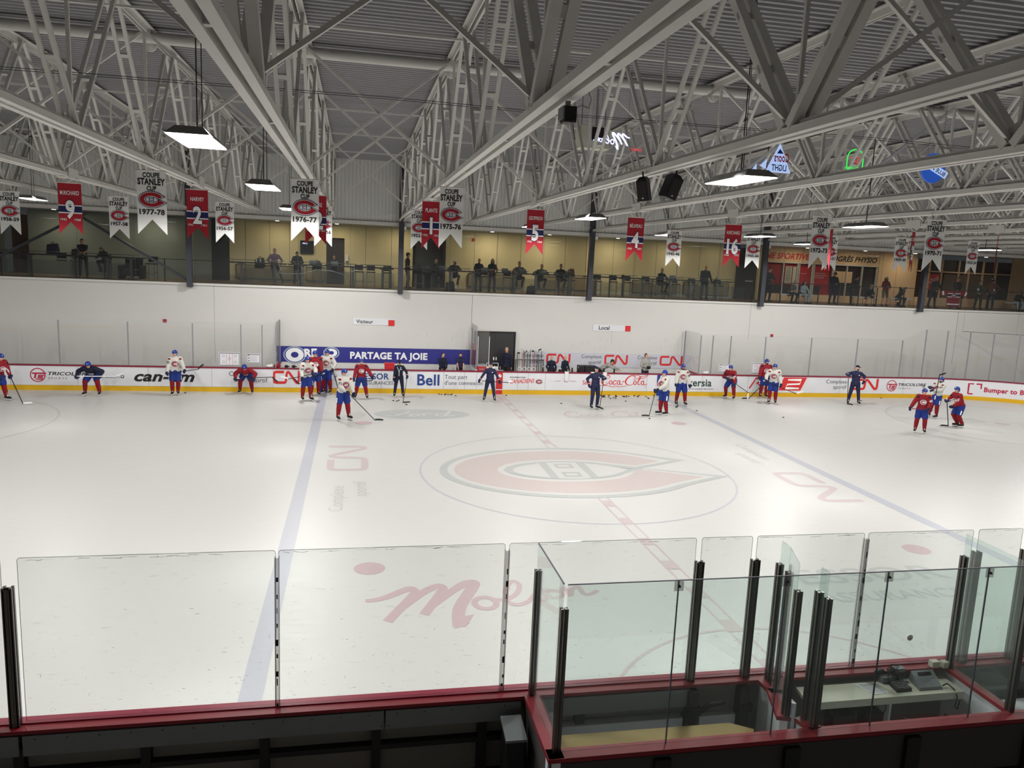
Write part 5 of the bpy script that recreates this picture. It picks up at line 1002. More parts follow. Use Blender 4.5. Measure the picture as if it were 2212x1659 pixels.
# sticks standing in the rack by the doorway
rk=empty('stick_rack','rack holding a row of upright hockey sticks right of the doorway','rack'); B('base_tray','dkframe',rk,(1.1,2.45,14.6,14.9,.2,.3)); B('top_bar','metal_grey',rk,(1.1,2.45,14.72,14.76,1.35,1.4)); B('upright','metal_grey',rk,(1.08,1.12,14.72,14.76,.2,1.4),(2.43,2.47,14.72,14.76,.2,1.4))
def stick_mesh(T,H,bd,m='black',tape='holder',bt='black',blen=.30):
    """hockey stick from butt end T to heel H; blade along bd"""
    T,H,bd=Vector(T),Vector(H),Vector(bd).normalized()
    r=bpy.data.objects.new('hockey_stick',None); C.objects.link(r)
    mb=MB().use(m); mb.beam(T,H,.020,.028); mb.obj('shaft',None,r)
    mb=MB().use(bt); d=(H-T).normalized(); up=-d; side=bd.cross(up).normalized()
    pts=[H+bd*(blen*t)+side*(.03*t*t) for t in (0,.33,.66,1)]
    n_=up-bd*up.dot(bd); n_.normalize()
    vs=[];h=[.055,.06,.062,.045]
    for p,hh in zip(pts,h): vs+=[p-side*.006,p+side*.006,p+side*.006+n_*hh,p-side*.006+n_*hh]
    fs=[(0,3,2,1)]+[(i*4+k,i*4+(k+1)%4,(i+1)*4+(k+1)%4,(i+1)*4+k) for i in range(3) for k in range(4)]+[(12,13,14,15)]
    mb.add(vs,fs); mb.obj('blade',None,r)
    mb=MB().use(tape); mb.beam(T,T+(H-T).normalized()*.16,.027,.034); mb.obj('grip_tape',None,r)
    return r
for k in range(11):
    x=1.2+k*.115; m=('black','holder','red','black','dkframe')[k%5]
    r=stick_mesh((x,14.68,.32),(x+.03*((k%3)-1),14.78,1.72+.05*((k*7)%4)),(.2,-1,.35 if k%2 else .1),m,'black','holder'if k%3 else 'black',.24)
    tag(r,'hockey stick standing blade up in the rack right of the doorway','hockey stick','sticks in the rack')
for k in range(4):
    x=.95+k*.22; o=empty('helmet_ring',"clear plastic hoop shaped bottle carrier on the boards right of the doorway",'carrier',(x,13.1,1.16),0,'hoops on the boards'); mb=MB().use('holder'); P9=[(.09*math.cos(t),0,.09*math.sin(t)) for t in [i*PI/8 for i in range(17)]]; mb.path(P9,.010,6); mb.obj('hoop',None,o)
for x,m,lb in ((-10.05,'cloth_white','white towel bundled on the boards by the bench end at the left'),(-9.75,'jred','red cloth bundled on the boards by the bench end at the left'),(10.1,'cloth_white','white towel bundled on the boards by the bench end at the right')):
    mb=MB().use(m); mb.ell((x,13.08,1.12),(.17,.07,.07)); mb.ell((x+.08,13.08,1.14),(.08,.06,.08)); tag(mb.obj('cloth_bundle'),lb,'cloth')
for x,lb in ((-9.35,'black hockey glove lying on the boards near the left bench end, left one'),(-9.05,'black hockey glove lying on the boards near the left bench end, right one'),(2.85,'black hockey glove on the boards in front of the two staff in navy')):
    mb=MB().use('black'); mb.ell((x,13.05,1.12),(.09,.06,.06)); [mb.tube((x+.05,13.0+k*.03,1.12),(x+.13,13.0+k*.03,1.11),.016,n=6) for k in range(4)]; tag(mb.obj('hockey_glove'),lb,'glove')
# ------------------------------------------------------------ people
def bone(a,b_,l1,l2,hint):
    """two-bone chain from a towards b_: returns joint and end"""
    d=b_-a; L=min(d.length,(l1+l2)*.999); d=d.normalized() if d.length>1e-6 else V(0,0,-1)
    x=(l1*l1-l2*l2+L*L)/(2*L); h=math.sqrt(max(0,l1*l1-x*x)); hh=hint-d*hint.dot(d); hh=hh.normalized() if hh.length>1e-6 else V(0,1,0)
    return a+d*x+hh*h, a+d*L
def frame(z,y):
    z=z.normalized(); x=y.cross(z).normalized(); y=z.cross(x); return Matrix((x,y,z)).transposed()
def fuse(mb, vox, name, sm=2):
    me=mb.mesh(name); o=bpy.data.objects.new('tmp',me); C.objects.link(o)
    r=o.modifiers.new('r','REMESH'); r.mode='VOXEL'; r.voxel_size=vox; r.use_smooth_shade=True
    if sm: s=o.modifiers.new('s','SMOOTH'); s.iterations=sm; s.factor=.5
    dg=bpy.context.evaluated_depsgraph_get(); out=bpy.data.meshes.new_from_object(o.evaluated_get(dg)); out.name=name
    mats=[m for m in me.materials]; bpy.data.objects.remove(o); bpy.data.meshes.remove(me)
    if not out.materials: [out.materials.append(m) for m in mats]
    return out
def hand(mb, w, d, n, s, side, curl=.5, thick=1.0):
    """palm, four unequal fingers and a side thumb; w wrist, d along the hand, n palm normal"""
    d=d.normalized(); n=(n-d*n.dot(d)).normalized(); a=d.cross(n)*side
    pl=w+d*.085*s
    mb.ell(w+d*.045*s,(.042*s*thick,.022*s*thick,.05*s),frame(d,n))
    for i,(o,L) in enumerate(((.032,.075),(.011,.085),(-.011,.080),(-.031,.062))):
        b=pl+a*o*s*(.9+.25*(thick-1)); k=b+(d*math.cos(curl*.6)+n*math.sin(curl*.6))*L*.5*s; e=k+(d*math.cos(curl*2.2)+n*math.sin(curl*2.2))*L*.5*s
        r=.0085*s*thick*(1 if i else 1.05); mb.tube(b,k,r*1.1,r,6,rings=2); mb.tube(k,e,r,r*.85,6,rings=2)
    t0=w+d*.03*s+a*.036*s; t1=t0+(a*.7+d*.6+n*.25*curl)*.036*s; mb.tube(t0,t1,.011*s*thick,.0095*s*thick,6,rings=2); mb.tube(t1,t1+(d*.8+n*.5*curl+a*.15)*.032*s,.0095*s*thick,.008*s*thick,6,rings=2)
def person(x,y,z,face,H,kind,label,group=None,cloth=None,pants='pants_dark',lean=0,side=0,pz=None,feet=((.15,0),(-.15,0)),hands=None,turn=0,nod=0,cat='person',hair='hair_dark',hat=None,longhair=False,num=None,numside=0,skin='skin',shoes='boot',short=False,shorts=False,beard=False,sit=False,rot2=0,bulk=1.0,yo=0,phone=False):
    s=H/1.8; sk=.075 if kind in('player','coach') else .0
    a=math.radians(180+face)
    def P(v): return V(*v)*s
    lz=(.94 if pz is None else pz)
    L=math.radians(lean); Sd=math.radians(side)
    base_y=-.22*math.sin(L) if not sit else 0
    pel=V(0,base_y+yo,lz)*s; up=V(math.sin(Sd),math.sin(L),math.cos(L)*math.cos(Sd)).normalized(); fwd=V(0,math.cos(L),-math.sin(L)); tw=Matrix.Rotation(math.radians(rot2),3,'Z')
    fwd=tw@fwd
    rt=fwd.cross(up).normalized()
    sc=pel+up*.50*s; nk=sc+up*.065*s
    hu=V(up.x,math.sin(L*.55+math.radians(nod)),math.cos(L*.55+math.radians(nod))).normalized(); hf0=Matrix.Rotation(math.radians(-turn),3,'Z')@fwd
    hf=(hf0-hu*hf0.dot(hu)).normalized(); hc=nk+hu*.145*s+hf*.02*s
    MH=frame(hu,hf)
    hipL=[]; kn=[]; an=[]
    for i,sx in enumerate((1,-1)):
        h=pel+V(sx*.095,0,0)*s-up*.0; t=V(feet[i][0],feet[i][1]+ (0),.085+(feet[i][2] if len(feet[i])>2 else 0))*s
        k,e=bone(h,t,.435*s,.43*s,V(sx*.25,1,0)); hipL.append(h); kn.append(k); an.append(e)
    sw=.185 if kind=='player' else .165; sh=[sc+rt*sw*s*bulk-up*(.185-sw)*1.2*s,sc-rt*sw*s*bulk-up*(.185-sw)*1.2*s]; el=[];wr=[];hd=[];hn=[]
    for i,sx in enumerate((1,-1)):
        if hands is None or hands[i] is None: t=sh[i]+V(sx*.10,.05,-.56)*s
        else: t=V(*hands[i][:3])*s
        k,e=bone(sh[i],t,.29*s,.27*s,V(sx*.8,-.6,-.25)); el.append(k); wr.append(e); d=(e-k).normalized(); hd.append(d); hn.append((V(0,.3,0)-V(sx,0,0)*.9) if abs(d.z)>.6 else V(0,.1,-1))
    zt_=sk*s
    up_off=V(0,0,sk)
    def fin(mb,name,vox,sm=2):
        me=fuse(mb,vox,name,sm); me.transform(Matrix.Translation((0,0,sk*s))); return me
    # body
    mb=MB().use(skin)
    mb.tube(pel,pel+up*.16*s,.135*s,.115*s,12); mb.ell(sc-up*.10*s,(.155*s,.095*s,.17*s),frame(up,fwd)); mb.tube(sh[0]-up*.03*s,sh[1]-up*.03*s,.06*s,.06*s,10)
    mb.tube(sc,nk+hu*.05*s,.055*s,.052*s,10)
    mb.ell(hc+hu*.015*s,(.074*s,.092*s,.108*s),MH); mb.ell(hc-hu*.055*s+hf*.025*s,(.055*s,.062*s,.062*s),MH)
    mb.ell(hc-hu*.008*s+hf*.097*s,(.013*s,.018*s,.024*s),MH,8,6); mb.ell(hc+hu*.03*s+hf*.078*s,(.05*s,.018*s,.012*s),MH,8,6)
    rr_=hf.cross(hu).normalized()
    for q in (1,-1): mb.ell(hc+rr_*q*.076*s,(.011*s,.02*s,.032*s),MH,8,6)
    for i in (0,1):
        mb.tube(hipL[i],kn[i],.083*s,.055*s,10); mb.tube(kn[i],an[i],.057*s,.037*s,10); mb.tube(an[i]-V(0,.02,.035)*s,an[i]+V(0,(.09 if sk else .15),-.05)*s,(.025 if sk else .036)*s,(.018 if sk else .03)*s,8)
        mb.tube(sh[i],el[i],.048*s,.038*s,8); mb.tube(el[i],wr[i],.038*s,.026*s,8)
        hand(mb,wr[i],hd[i],hn[i],s,1 if i==0 else -1,.7)
    me=fin(mb,'person',.0125*s,1)
    # face details joined into the body
    fb_=MB(); off=V(0,0,sk*s)
    for q in (1,-1): fb_.use('eye').ell(hc+off+rr_*q*.030*s+hf*.086*s+hu*.012*s,(.011*s,.008*s,.007*s),MH,8,5); fb_.use('hair_dark').ell(hc+off+rr_*q*.030*s+hf*.089*s+hu*.034*s,(.016*s,.006*s,.004*s),MH,8,4)
    fb_.use('lip').ell(hc+off+hf*.082*s-hu*.05*s,(.022*s,.009*s,.007*s),MH,8,5)
    if beard: fb_.use('hair_dark').ell(hc+off+hf*.036*s-hu*.072*s,(.058*s,.056*s,.045*s),MH)
    bm=bmesh.new(); bm.from_mesh(me); ms=list(me.materials); f2=fb_.mesh('t'); b2=len(bm.faces)
    ofs=len(ms); bm2=bmesh.new(); bm2.from_mesh(f2)
    vm={v:bm.verts.new(v.co) for v in bm2.verts}
    for f in bm2.faces:
        try: nf=bm.faces.new([vm[v] for v in f.verts]); nf.material_index=f.material_index+ofs; nf.smooth=True
        except ValueError: pass
    bm.to_mesh(me); bm.free(); bm2.free(); [me.materials.append(m) for m in f2.materials]
    root=mk('person',me,None,(x,y,z)); root.rotation_euler=(0,0,a); tag(root,label,cat,group)
    if z<.3: pass
    J={'jersey':None}
    def part(mb,nm,vox=.02,sm=2): return mk(nm,fin(mb,nm,vox*s,sm),root)
    MS=frame(up,fwd)
    if kind in('player',):
        mb=MB().use(cloth)
        mb.ell(sc-up*.12*s,(.235*s*bulk,.165*s,.21*s),MS); mb.ell(pel+up*.20*s,(.20*s*bulk,.165*s,.22*s),MS); mb.tube(pel+up*.02*s-rt*.08*s,pel+up*.02*s+rt*.08*s,.15*s,.15*s,12); mb.tube(sh[0],sh[1],.085*s,.085*s,12)
        mb.tube(sc,sc+up*.05*s,.085*s,.075*s)
        for i in (0,1): mb.tube(sh[i],el[i],.105*s,.088*s,12); mb.tube(el[i],el[i].lerp(wr[i],.88),.088*s,.070*s,12)
        jo=part(mb,'jersey')
        mb=MB().use('pantblue'); mb.ell(pel-up*.02*s,(.20*s,.165*s,.16*s),MS)
        for i in (0,1): mb.tube(hipL[i],hipL[i].lerp(kn[i],.80),.138*s,.126*s,12)
        part(mb,'hockey_pants')
        mb=MB().use('white')
        for i in (0,1):
            sx=(1,-1)[i]; p0=hipL[i].lerp(kn[i],.45); p1=hipL[i].lerp(kn[i],.85); o_=V(sx*.128,.03,0)*s; mb.beam(p0+o_+off,p1+o_+off,.012*s,.05*s,(0,1,0))
        mb.obj('pants_stripe',None,root)
        for i in (0,1):
            mb=MB().use('sock'); mb.tube(hipL[i].lerp(kn[i],.86),kn[i],.102*s,.098*s,12); mb.tube(kn[i],kn[i].lerp(an[i],.5),.094*s,.088*s,12); mb.tube(kn[i].lerp(an[i],.5),kn[i].lerp(an[i],.93),.086*s,.066*s,12); part(mb,'sock')
    elif cloth:
        mb=MB().use(cloth); w=1.12*bulk if kind!='coach' else 1.2*bulk
        mb.ell(sc-up*.12*s,(.178*s*w,.118*s*w,.20*s),MS); mb.ell(pel+up*.17*s,(.155*s*w,.115*s*w,.2*s),MS); mb.tube(pel+up*.03*s-rt*.05*s,pel+up*.03*s+rt*.05*s,.122*s*w,.122*s*w,12); mb.tube(sh[0]-up*.02*s,sh[1]-up*.02*s,.062*s*w,.062*s*w,12)
        mb.tube(sc,nk-hu*.005*s,.07*s,.062*s)
        for i in (0,1):
            mb.tube(sh[i],el[i].lerp(sh[i],.35) if short else el[i],.064*s*w,.052*s*w,12)
            if not short: mb.tube(el[i],wr[i].lerp(el[i],.06),.052*s*w,.04*s*w,12)
        jo=part(mb,'jacket' if kind in('coach','staff') else 'shirt',.018)
        mb=MB().use(pants); wp=1.25 if kind=='coach' else 1.08
        mb.ell(pel-up*.02*s,(.145*s*wp,.12*s*wp,.13*s),MS)
        for i in (0,1):
            mb.tube(hipL[i],kn[i] if not shorts else hipL[i].lerp(kn[i],.95),.093*s*wp,.068*s*wp,12)
            if not shorts: mb.tube(kn[i],kn[i].lerp(an[i],.97),.066*s*wp,.052*s*wp,12)
        part(mb,'shorts' if shorts else 'trousers',.018)
    # chest crest and numbers, laid on the cloth
    if kind in('player','coach'):
        bv=BVHTree.FromPolygons([v.co for v in jo.data.vertices],[p.vertices for p in jo.data.polygons])
        def on(c,w_=1.0):
            def fn(a_,b_,l):
                o=c+off+rt*a_*(1)+up*b_+fwd*.5; h=bv.ray_cast(o,-fwd,1.0)
                p=h[0] if h[0] is not None else c+off+rt*a_+up*b_+fwd*.17*s
                return p+fwd*(.005+.004*l)
            return fn
        flip=lambda it: [([(-u,v) for u,v in vs],fs,m,l) for vs,fs,m,l in it]   # the wearer's left is the viewer's right
        if kind=='player':
            c=sc-up*.20*s; white= cloth=='jwhite'
            A=lambda t0,t1,r,w,m,l: stroke([(r*1.15*math.cos(t),r*math.sin(t)) for t in [t0+(t1-t0)*i/20 for i in range(21)]],w,m,l)
            if white: it=A(0,2*PI,.105*s,.022*s,'cloth_red',1)+A(.7,5.6,.06*s,.03*s,'cloth_red',2)+A(.7,5.6,.083*s,.008*s,'pantblue',2)
            elif cloth=='jred': it=disc(0,0,.125*s,.108*s,'cloth_white',1)+A(.7,5.6,.06*s,.035*s,'cloth_red',2)+A(0,2*PI,.098*s,.008*s,'pantblue',2)
            else: it=disc(0,0,.12*s,.10*s,'cloth_white',1)+A(.7,5.6,.06*s,.03*s,'jnavy',2)
            decal(flip(it),on(c),'crest',root)
            it=[]
            for i,sx in enumerate((1,-1)):
                q=sh[i]-sc; u0=q.dot(rt)*1.12; m={'jwhite':'jred','jred':'jnavy'}.get(cloth,'jnavy'); it+=disc(u0,-.0*s,.055*s,.035*s,m,1)
                if num and i==numside:
                    e=(sh[i].lerp(el[i],.5)-sc); e=e+rt*(.035*s*(1 if e.dot(rt)>0 else -1)); it+=[([(e.dot(rt)-(a_),e.dot(up)+b_) for a_,b_ in vs],fs,mm,l) for vs,fs,mm,l in txt(num,0,-.04*s,.085*s,'jnavy' if cloth=='jwhite' else 'white','C',bold=.02,layer=2)]
            decal(it,on(sc),'jersey_marks',root)
        else:
            decal(flip(pol(ellp(.095*s,0,.03*s,.02*s,14),'cloth_white',1)),on(sc-up*.12*s),'crest',root)
    # head wear and hair
    if kind=='player':
        mb=MB().use('royal'); mb.ell(hc+off+hu*.035*s-hf*.005*s,(.105*s,.125*s,.112*s),MH,18,12,zmin=-.02*s); mb.ell(hc+off-hu*.01*s-hf*.045*s,(.098*s,.085*s,.085*s),MH,14,9); mb.use('white').beam(hc+off+hu*.105*s+hf*.075*s,hc+off+hu*.075*s+hf*.115*s,.03*s,.008*s,rr_); mb.obj('helmet',None,root)
        mb=MB().use('black'); 
        for q in (1,-1): mb.tube(hc+off+rr_*q*.082*s+hu*.01*s,hc+off-hu*.112*s+hf*.02*s,.005*s,.005*s,5)
        mb.obj('chin_strap',None,root)
    elif hat:
        mb=MB().use(hat); mb.ell(hc+off+hu*.04*s-hf*.004*s,(.083*s,.101*s,.092*s),MH,16,10,zmin=.0); mb.ell(hc+off+hu*.045*s+hf*.115*s,(.06*s,.07*s,.010*s),MH,12,6); mb.obj('cap',None,root)
    if kind!='player' and hair and hair!='none' or longhair:
        mb=MB().use(hair); mb.ell(hc+hu*.03*s-hf*.014*s,(.081*s,.093*s,.105*s),MH,16,10); 
        mb.ell(hc-hu*.02*s-hf*.035*s,(.078*s,.066*s,.07*s),MH,12,8)
        if longhair: 
            for q in (.05,-.05,0): mb.tube(hc+rr_*q*s-hf*.06*s,hc+rr_*q*1.5*s-hf*.075*s-hu*.30*s,.05*s,.03*s,8)
            for q in (1,-1): mb.tube(hc+rr_*q*.07*s,hc+rr_*q*.085*s-hu*.2*s+hf*.0*s,.03*s,.02*s,8)
        me2=fin(mb,'hair',.013*s,1); bm=bmesh.new(); bm.from_mesh(me2)
        kill=[v for v in bm.verts if (v.co-off-hc).dot(hf)>.035*s and (v.co-off-hc).dot(hu)<.062*s and abs((v.co-off-hc).dot(rr_))<.068*s]
        bmesh.ops.delete(bm,geom=kill,context='VERTS'); bm.to_mesh(me2); bm.free(); mk('hair',me2,root)
    # gloves
    if kind in('player','coach'):
        for i in (0,1):
            mb=MB().use('navy'); d=hd[i]; mb.tube(wr[i]-d*.03*s,wr[i]+d*.05*s,.048*s,.05*s,10); hand(mb,wr[i],d,hn[i],s*1.25,1 if i==0 else -1,1.0,2.1)
            g=part(mb,'glove',.013,1); mb=MB().use('jred'); mb.tube(wr[i]-d*.09*s+off,wr[i]-d*.02*s+off,.066*s,.06*s,12,cap=False); mb.use('white').tube(wr[i]-d*.055*s+off,wr[i]-d*.04*s+off,.0665*s,.0655*s,12,cap=False); mb.obj('glove_cuff',None,g)
        for i in (0,1):
            sx=(1,-1)[i]; mb=MB().use('boot'); A_=an[i]; fd=V(sx*.15,1,0).normalized(); z0=A_.z-.075*s+sk*s
            mb.tube(A_+off+V(0,-.0,.07*s),A_+off-V(0,0,.02*s),.058*s,.056*s,10); mb.tube(A_+off-fd*.035*s-V(0,0,.03*s),A_+off+fd*.17*s-V(0,0,.042*s),.052*s,.044*s,10); mb.use('metal_grey').ell(A_+off+V(0,.045*s,.10*s),(.035*s,.022*s,.05*s))
            b=mb.obj('skate',None,root)
            mb=MB().use('holder'); c=A_+off+fd*.06*s; mb.beam((c.x-fd.x*.13*s,c.y-fd.y*.13*s,A_.z+off.z-.10*s),(c.x+fd.x*.13*s,c.y+fd.y*.13*s,A_.z+off.z-.10*s),.022*s,.04*s); mb.use('blade').beam((c.x-fd.x*.135*s,c.y-fd.y*.135*s,A_.z+off.z-.14*s),(c.x+fd.x*.14*s,c.y+fd.y*.14*s,A_.z+off.z-.14*s),.004*s,.045*s); mb.use('holder').ell(A_+off+V(0,.03*s,.03*s),(.022*s,.045*s,.07*s)); mb.obj('blade_holder',None,b)
    elif shoes:
        for i in (0,1):
            mb=MB().use(shoes); A_=an[i]; mb.tube(A_-V(0,.035,.035)*s,A_+V(0,.165,-.045)*s,.045*s,.038*s,10); mb.tube(A_+V(0,0,.02)*s,A_-V(0,0,.03)*s,.046*s,.045*s,10); part(mb,'shoe',.014,1)
    if phone:
        p=(wr[0]+wr[1])/2+V(0,.1,.02)*s; mb=MB().use('black'); mb.beam(p+off-V(0,0,.07)*s,p+off+V(0,0,.07)*s,.07*s,.01*s,(0,1,0))
        o=mb.obj('phone'); o.location=(x,y,z); o.rotation_euler=(0,0,a); tag(o,'dark phone in the hands of the '+phone,'phone')
    M=Matrix.Translation((x,y,z+sk*s))@Matrix.Rotation(a,4,'Z')
    return root,[M@(wr[i]+hd[i]*.07*s) for i in (0,1)],M
# sides: index 0 = the wearer's right (image left when facing us), 1 = left.  local x + is the wearer's right.
def stick(T,H,bd,lb,**k):
    r=stick_mesh(T,H,bd,**k); tag(r,lb,'hockey stick'); return r
def ext(a,b,t): return a+(b-a)*t
PL='player'
# --- on the ice
r,h,M=person(-19.48,10.45,0,60,1.78,PL,'skater in a red jersey cut by the left picture edge','skaters in red',cloth='jred',lean=18,hands=((.3,.35,.95),(-.12,.42,.9)),feet=((.17,-.05),(-.17,.1)),turn=10)
stick(ext(h[1],V(-18.45,9.74,.03),-.18),(-18.45,9.74,.04),(1,.25,0),'black hockey stick with a white blade tip at the left picture edge',bt='holder')
r,h,M=person(-16.69,11.72,0,0,1.84,PL,'skater in a black practice jersey bent forward, hands on his knees','skaters in dark',cloth='jnavy',lean=62,pz=.80,feet=((.26,.0),(-.26,.0)),hands=((.40,.38,.78),(-.40,.38,.78)),nod=-12)
stick(V(-17.2,11.25,.86),(-15.62,11.2,.88),(1,-.1,.42),'hockey stick held level across the knees of the skater in black',m='holder',bt='holder')
r,h,M=person(-13.63,12.0,0,8,1.80,PL,'skater in a white jersey near the large dark letters, stick raised level to the right','skaters in white',cloth='jwhite',num='25',feet=((.12,.05),(-.08,-.05)),hands=((.30,.22,.86),(-.36,.34,1.02)),turn=8)
stick(ext(h[0],h[1],-.35),V(-12.68,11.75,1.13),(.8,-.1,.75),'black hockey stick pointing up right from the skater in white by the dark letters')
r,h,M=person(-10.95,12.5,0,0,1.78,PL,'skater in a red jersey bent forward resting on his knees','skaters in red',cloth='jred',lean=66,pz=.78,feet=((.25,.0),(-.25,.0)),hands=((.36,.40,.66),(-.36,.40,.66)),nod=0)
stick(V(-11.3,12.05,.72),(-9.81,12.05,.80),(.75,-.1,-.65),'black hockey stick held level across the knees of the bent skater in red')
r,h,M=person(-8.38,10.95,0,25,1.80,PL,'skater in a white jersey in front of the tall red skater, blue board strip behind','skaters in white',cloth='jwhite',num='24',lean=10,feet=((.14,-.1),(-.14,.12)),hands=((.32,.34,.98),(-.22,.38,1.12)),turn=5)
stick(ext(h[1],h[0],-.2),V(-9.07,10.5,.97),(-.9,-.1,.25),'hockey stick with a white blade pointing left from the white jersey by the rail logo',bt='holder')
r,h,M=person(-8.1,12.05,0,10,1.88,PL,'tall skater in a red jersey standing behind the white jersey at the blue board strip','skaters in red',cloth='jred',feet=((.14,0),(-.14,.0)),hands=((.26,.36,.94),(-.22,.36,.94)),turn=10)
stick(ext(h[1],h[0],-.25),V(-8.75,11.6,.58),(-.5,0,.55),'black hockey stick with a hooked blade held by the tall skater in red')
r,h,M=person(-7.62,12.66,0,-20,1.86,PL,'skater in a white jersey mostly hidden behind the tall skater in red','skaters in white',cloth='jwhite',feet=((.14,0),(-.14,0)),hands=((.2,.25,1.05),(-.34,.22,1.02)))
stick(ext(h[1],V(-7.15,12.2,.04),-.25),V(-7.05,11.95,.04),(1,-.4,0),'dark hockey stick slanting down right from the hidden skater in white')
r,h,M=person(-6.85,7.2,0,28,1.86,PL,'nearest skater in white with number 72 on the sleeve, stick reaching right','skaters in white',cloth='jwhite',num='72',lean=8,feet=((.20,0),(-.20,.05)),hands=((.05,.34,1.02),(-.24,.36,.86)),turn=12)
stick(ext(h[0],V(-5.7,6.94,.04),-.22),(-5.7,6.94,.05),(1,.0,0),'black hockey stick reaching right from number 72 to the ice')
r,h,M=person(-6.18,11.46,0,0,1.66,PL,'skater in a red jersey in front of the assurance advert with arms spread','skaters in red',cloth='jred',feet=((.26,0),(-.26,.05)),hands=((.36,.25,.78),(-.52,.28,.95)))
stick(V(-7.0,11.15,.78),(-5.72,11.1,.86),(.3,.1,.9),'dark hockey stick held level across the waist of the skater in red with spread arms',blen=.02)
r,h,M=person(-4.58,11.97,0,0,1.62,'coach','coach in a dark tracksuit and cap standing left of the Bell letters','coaches on the ice',cloth='jnavy',pants='jnavy',hat='jnavy',lean=8,feet=((.2,0),(-.2,.0)),hands=((.26,.15,.80),(-.36,.30,1.0)),nod=20,hair=None)
mb=MB().use('holder'); mb.path([(-4.68,11.72,1.35),(-4.6,11.68,1.15),(-4.52,11.72,1.35)],.008,6); mb.tube((-4.6,11.68,1.15),(-4.6,11.68,.98),.01,n=6); tag(mb.obj('whistle_cord'),'pale whistle cord on the chest of the coach left of the Bell letters','whistle')
stick(ext(h[1],V(-4.48,10.6,.04),-.06),(-4.48,10.5,.04),(1,-.1,0),'black hockey stick planted upright by the coach left of the Bell letters')
r,h,M=person(-.74,11.15,0,-10,1.66,'coach','coach in navy with arms stretched down holding a stick across, at centre','coaches on the ice',cloth='navy',pants='navy',hat='jnavy',feet=((.24,0),(-.24,.08)),hands=((.56,.16,.82),(-.50,.2,.82)),turn=-10,hair=None)
stick(ext(h[0],h[1],-.06),ext(h[0],h[1],1.42),(.9,-.1,.35),'dark hockey stick held level across the thighs of the coach at centre',blen=.16,bt='holder')
r,h,M=person(3.48,9.52,0,5,1.78,'coach','coach in navy and cap leaning on his stick, hand on hip, before the soda advert','coaches on the ice',cloth='navy',pants='navy',hat='navy',feet=((.14,0),(-.12,.0)),hands=((.30,-.0,.98),(-.24,.32,1.30)),turn=0,hair=None)
stick(ext(h[1],V(3.74,9.6,.04),-.04),(3.72,9.5,.05),(.3,-.9,0),'black hockey stick upright under the hand of the coach before the soda advert')
r,h,M=person(6.08,8.31,0,-80,1.84,PL,'skater in white with number 6 on his shoulder, stick down to a puck','skaters in white',cloth='jwhite',num='6',lean=6,feet=((.1,.08),(-.12,-.08)),hands=((.10,.34,.96),(-.14,.36,1.04)),turn=-5)
stick(ext(h[0],V(5.3,7.87,.04),-.18),(5.3,7.87,.05),(-1,.3,0),'black hockey stick slanting down left from number 6 to a puck')
r,h,M=person(7.77,10.48,0,-8,1.80,PL,'dark bearded skater in white standing at the right blue board strip','skaters in white',cloth='jwhite',num='26',numside=1,feet=((.2,0),(-.2,.05)),hands=((.34,.24,.84),(-.36,.2,.78)),skin='skin2',beard=True)
stick(ext(h[0],V(7.45,9.9,.04),-.05),(7.4,9.85,.05),(-.5,-.5,0),'black hockey stick in the right glove of the bearded skater in white',blen=.2)
r,h,M=person(11.06,12.25,0,-50,1.78,PL,'skater in red with number 87 crouching over his stick by the green leaf logo','skaters in red',cloth='jred',num='87',numside=1,lean=36,pz=.84,feet=((.26,-.1),(-.24,.1)),hands=((.10,.42,.98),(-.34,.40,.74)),turn=-12,nod=-20)
stick(ext(h[0],h[1],-.15),V(11.72,11.7,.38),(-.05,-.1,-1),'hockey stick with a white taped blade held by number 87',bt='holder')
r,h,M=person(13.0,12.6,0,-15,1.84,PL,'skater in red with a beard standing behind the white jersey before the red 2 logo','skaters in red',cloth='jred',feet=((.18,.05),(-.1,-.05)),hands=((.36,.3,.90),(-.1,.36,.98)),beard=True,turn=-20)
stick(ext(h[1],V(11.88,12.0,.04),-.1),(11.88,12.0,.05),(-1,.1,0),'black hockey stick slanting down left from the bearded skater in red')
r,h,M=person(12.56,11.05,0,-35,1.82,PL,'skater in white in front of the red 2 logo, stick blade white to the right','skaters in white',cloth='jwhite',num='71',numside=1,lean=6,feet=((.12,.12),(-.14,-.08)),hands=((.30,.34,1.04),(-.34,.2,.90)),turn=-5)
stick(ext(h[0],h[1],-.2),V(13.61,10.75,.53),(.9,-.1,.3),'hockey stick with a white blade pointing right from the skater before the red 2 logo',bt='holder')
r,h,M=person(16.77,11.0,0,-25,1.84,'coach','coach in navy and cap at the right boards, leaning on a stick, hand on hip','coaches on the ice',cloth='navy',pants='navy',hat='jnavy',feet=((.24,.0),(-.22,.0)),hands=((.42,.34,1.34),(-.34,.04,1.05)),turn=-45,hair=None,beard=True)
stick(ext(h[0],V(16.35,10.9,.04),-.04),(16.35,10.85,.05),(.4,-.8,0),'black hockey stick planted by the coach at the right boards')
r,h,M=person(15.58,5.03,0,-38,1.74,PL,'nearest skater in red at the right with number 49, facing us','skaters in red',cloth='jred',num='49',numside=1,lean=5,feet=((.17,0),(-.16,.05)),hands=((.50,.30,.86),(-.20,.34,1.02)),turn=-15)
stick(ext(h[0],h[1],-.15),ext(h[0],h[1],1.25),(0,-.2,-.3),'dark hockey stick held level by the nearest skater in red at the right',blen=.03,m='jred')
r,h,M=person(18.7,7.93,0,-82,1.78,PL,'skater in white with number 47 and a beard holding his stick up','skaters in white',cloth='jwhite',num='47',numside=1,lean=-12,feet=((.14,.25),(-.14,.12)),hands=((.16,.34,1.30),(-.06,.36,1.20)),beard=True,turn=-10)
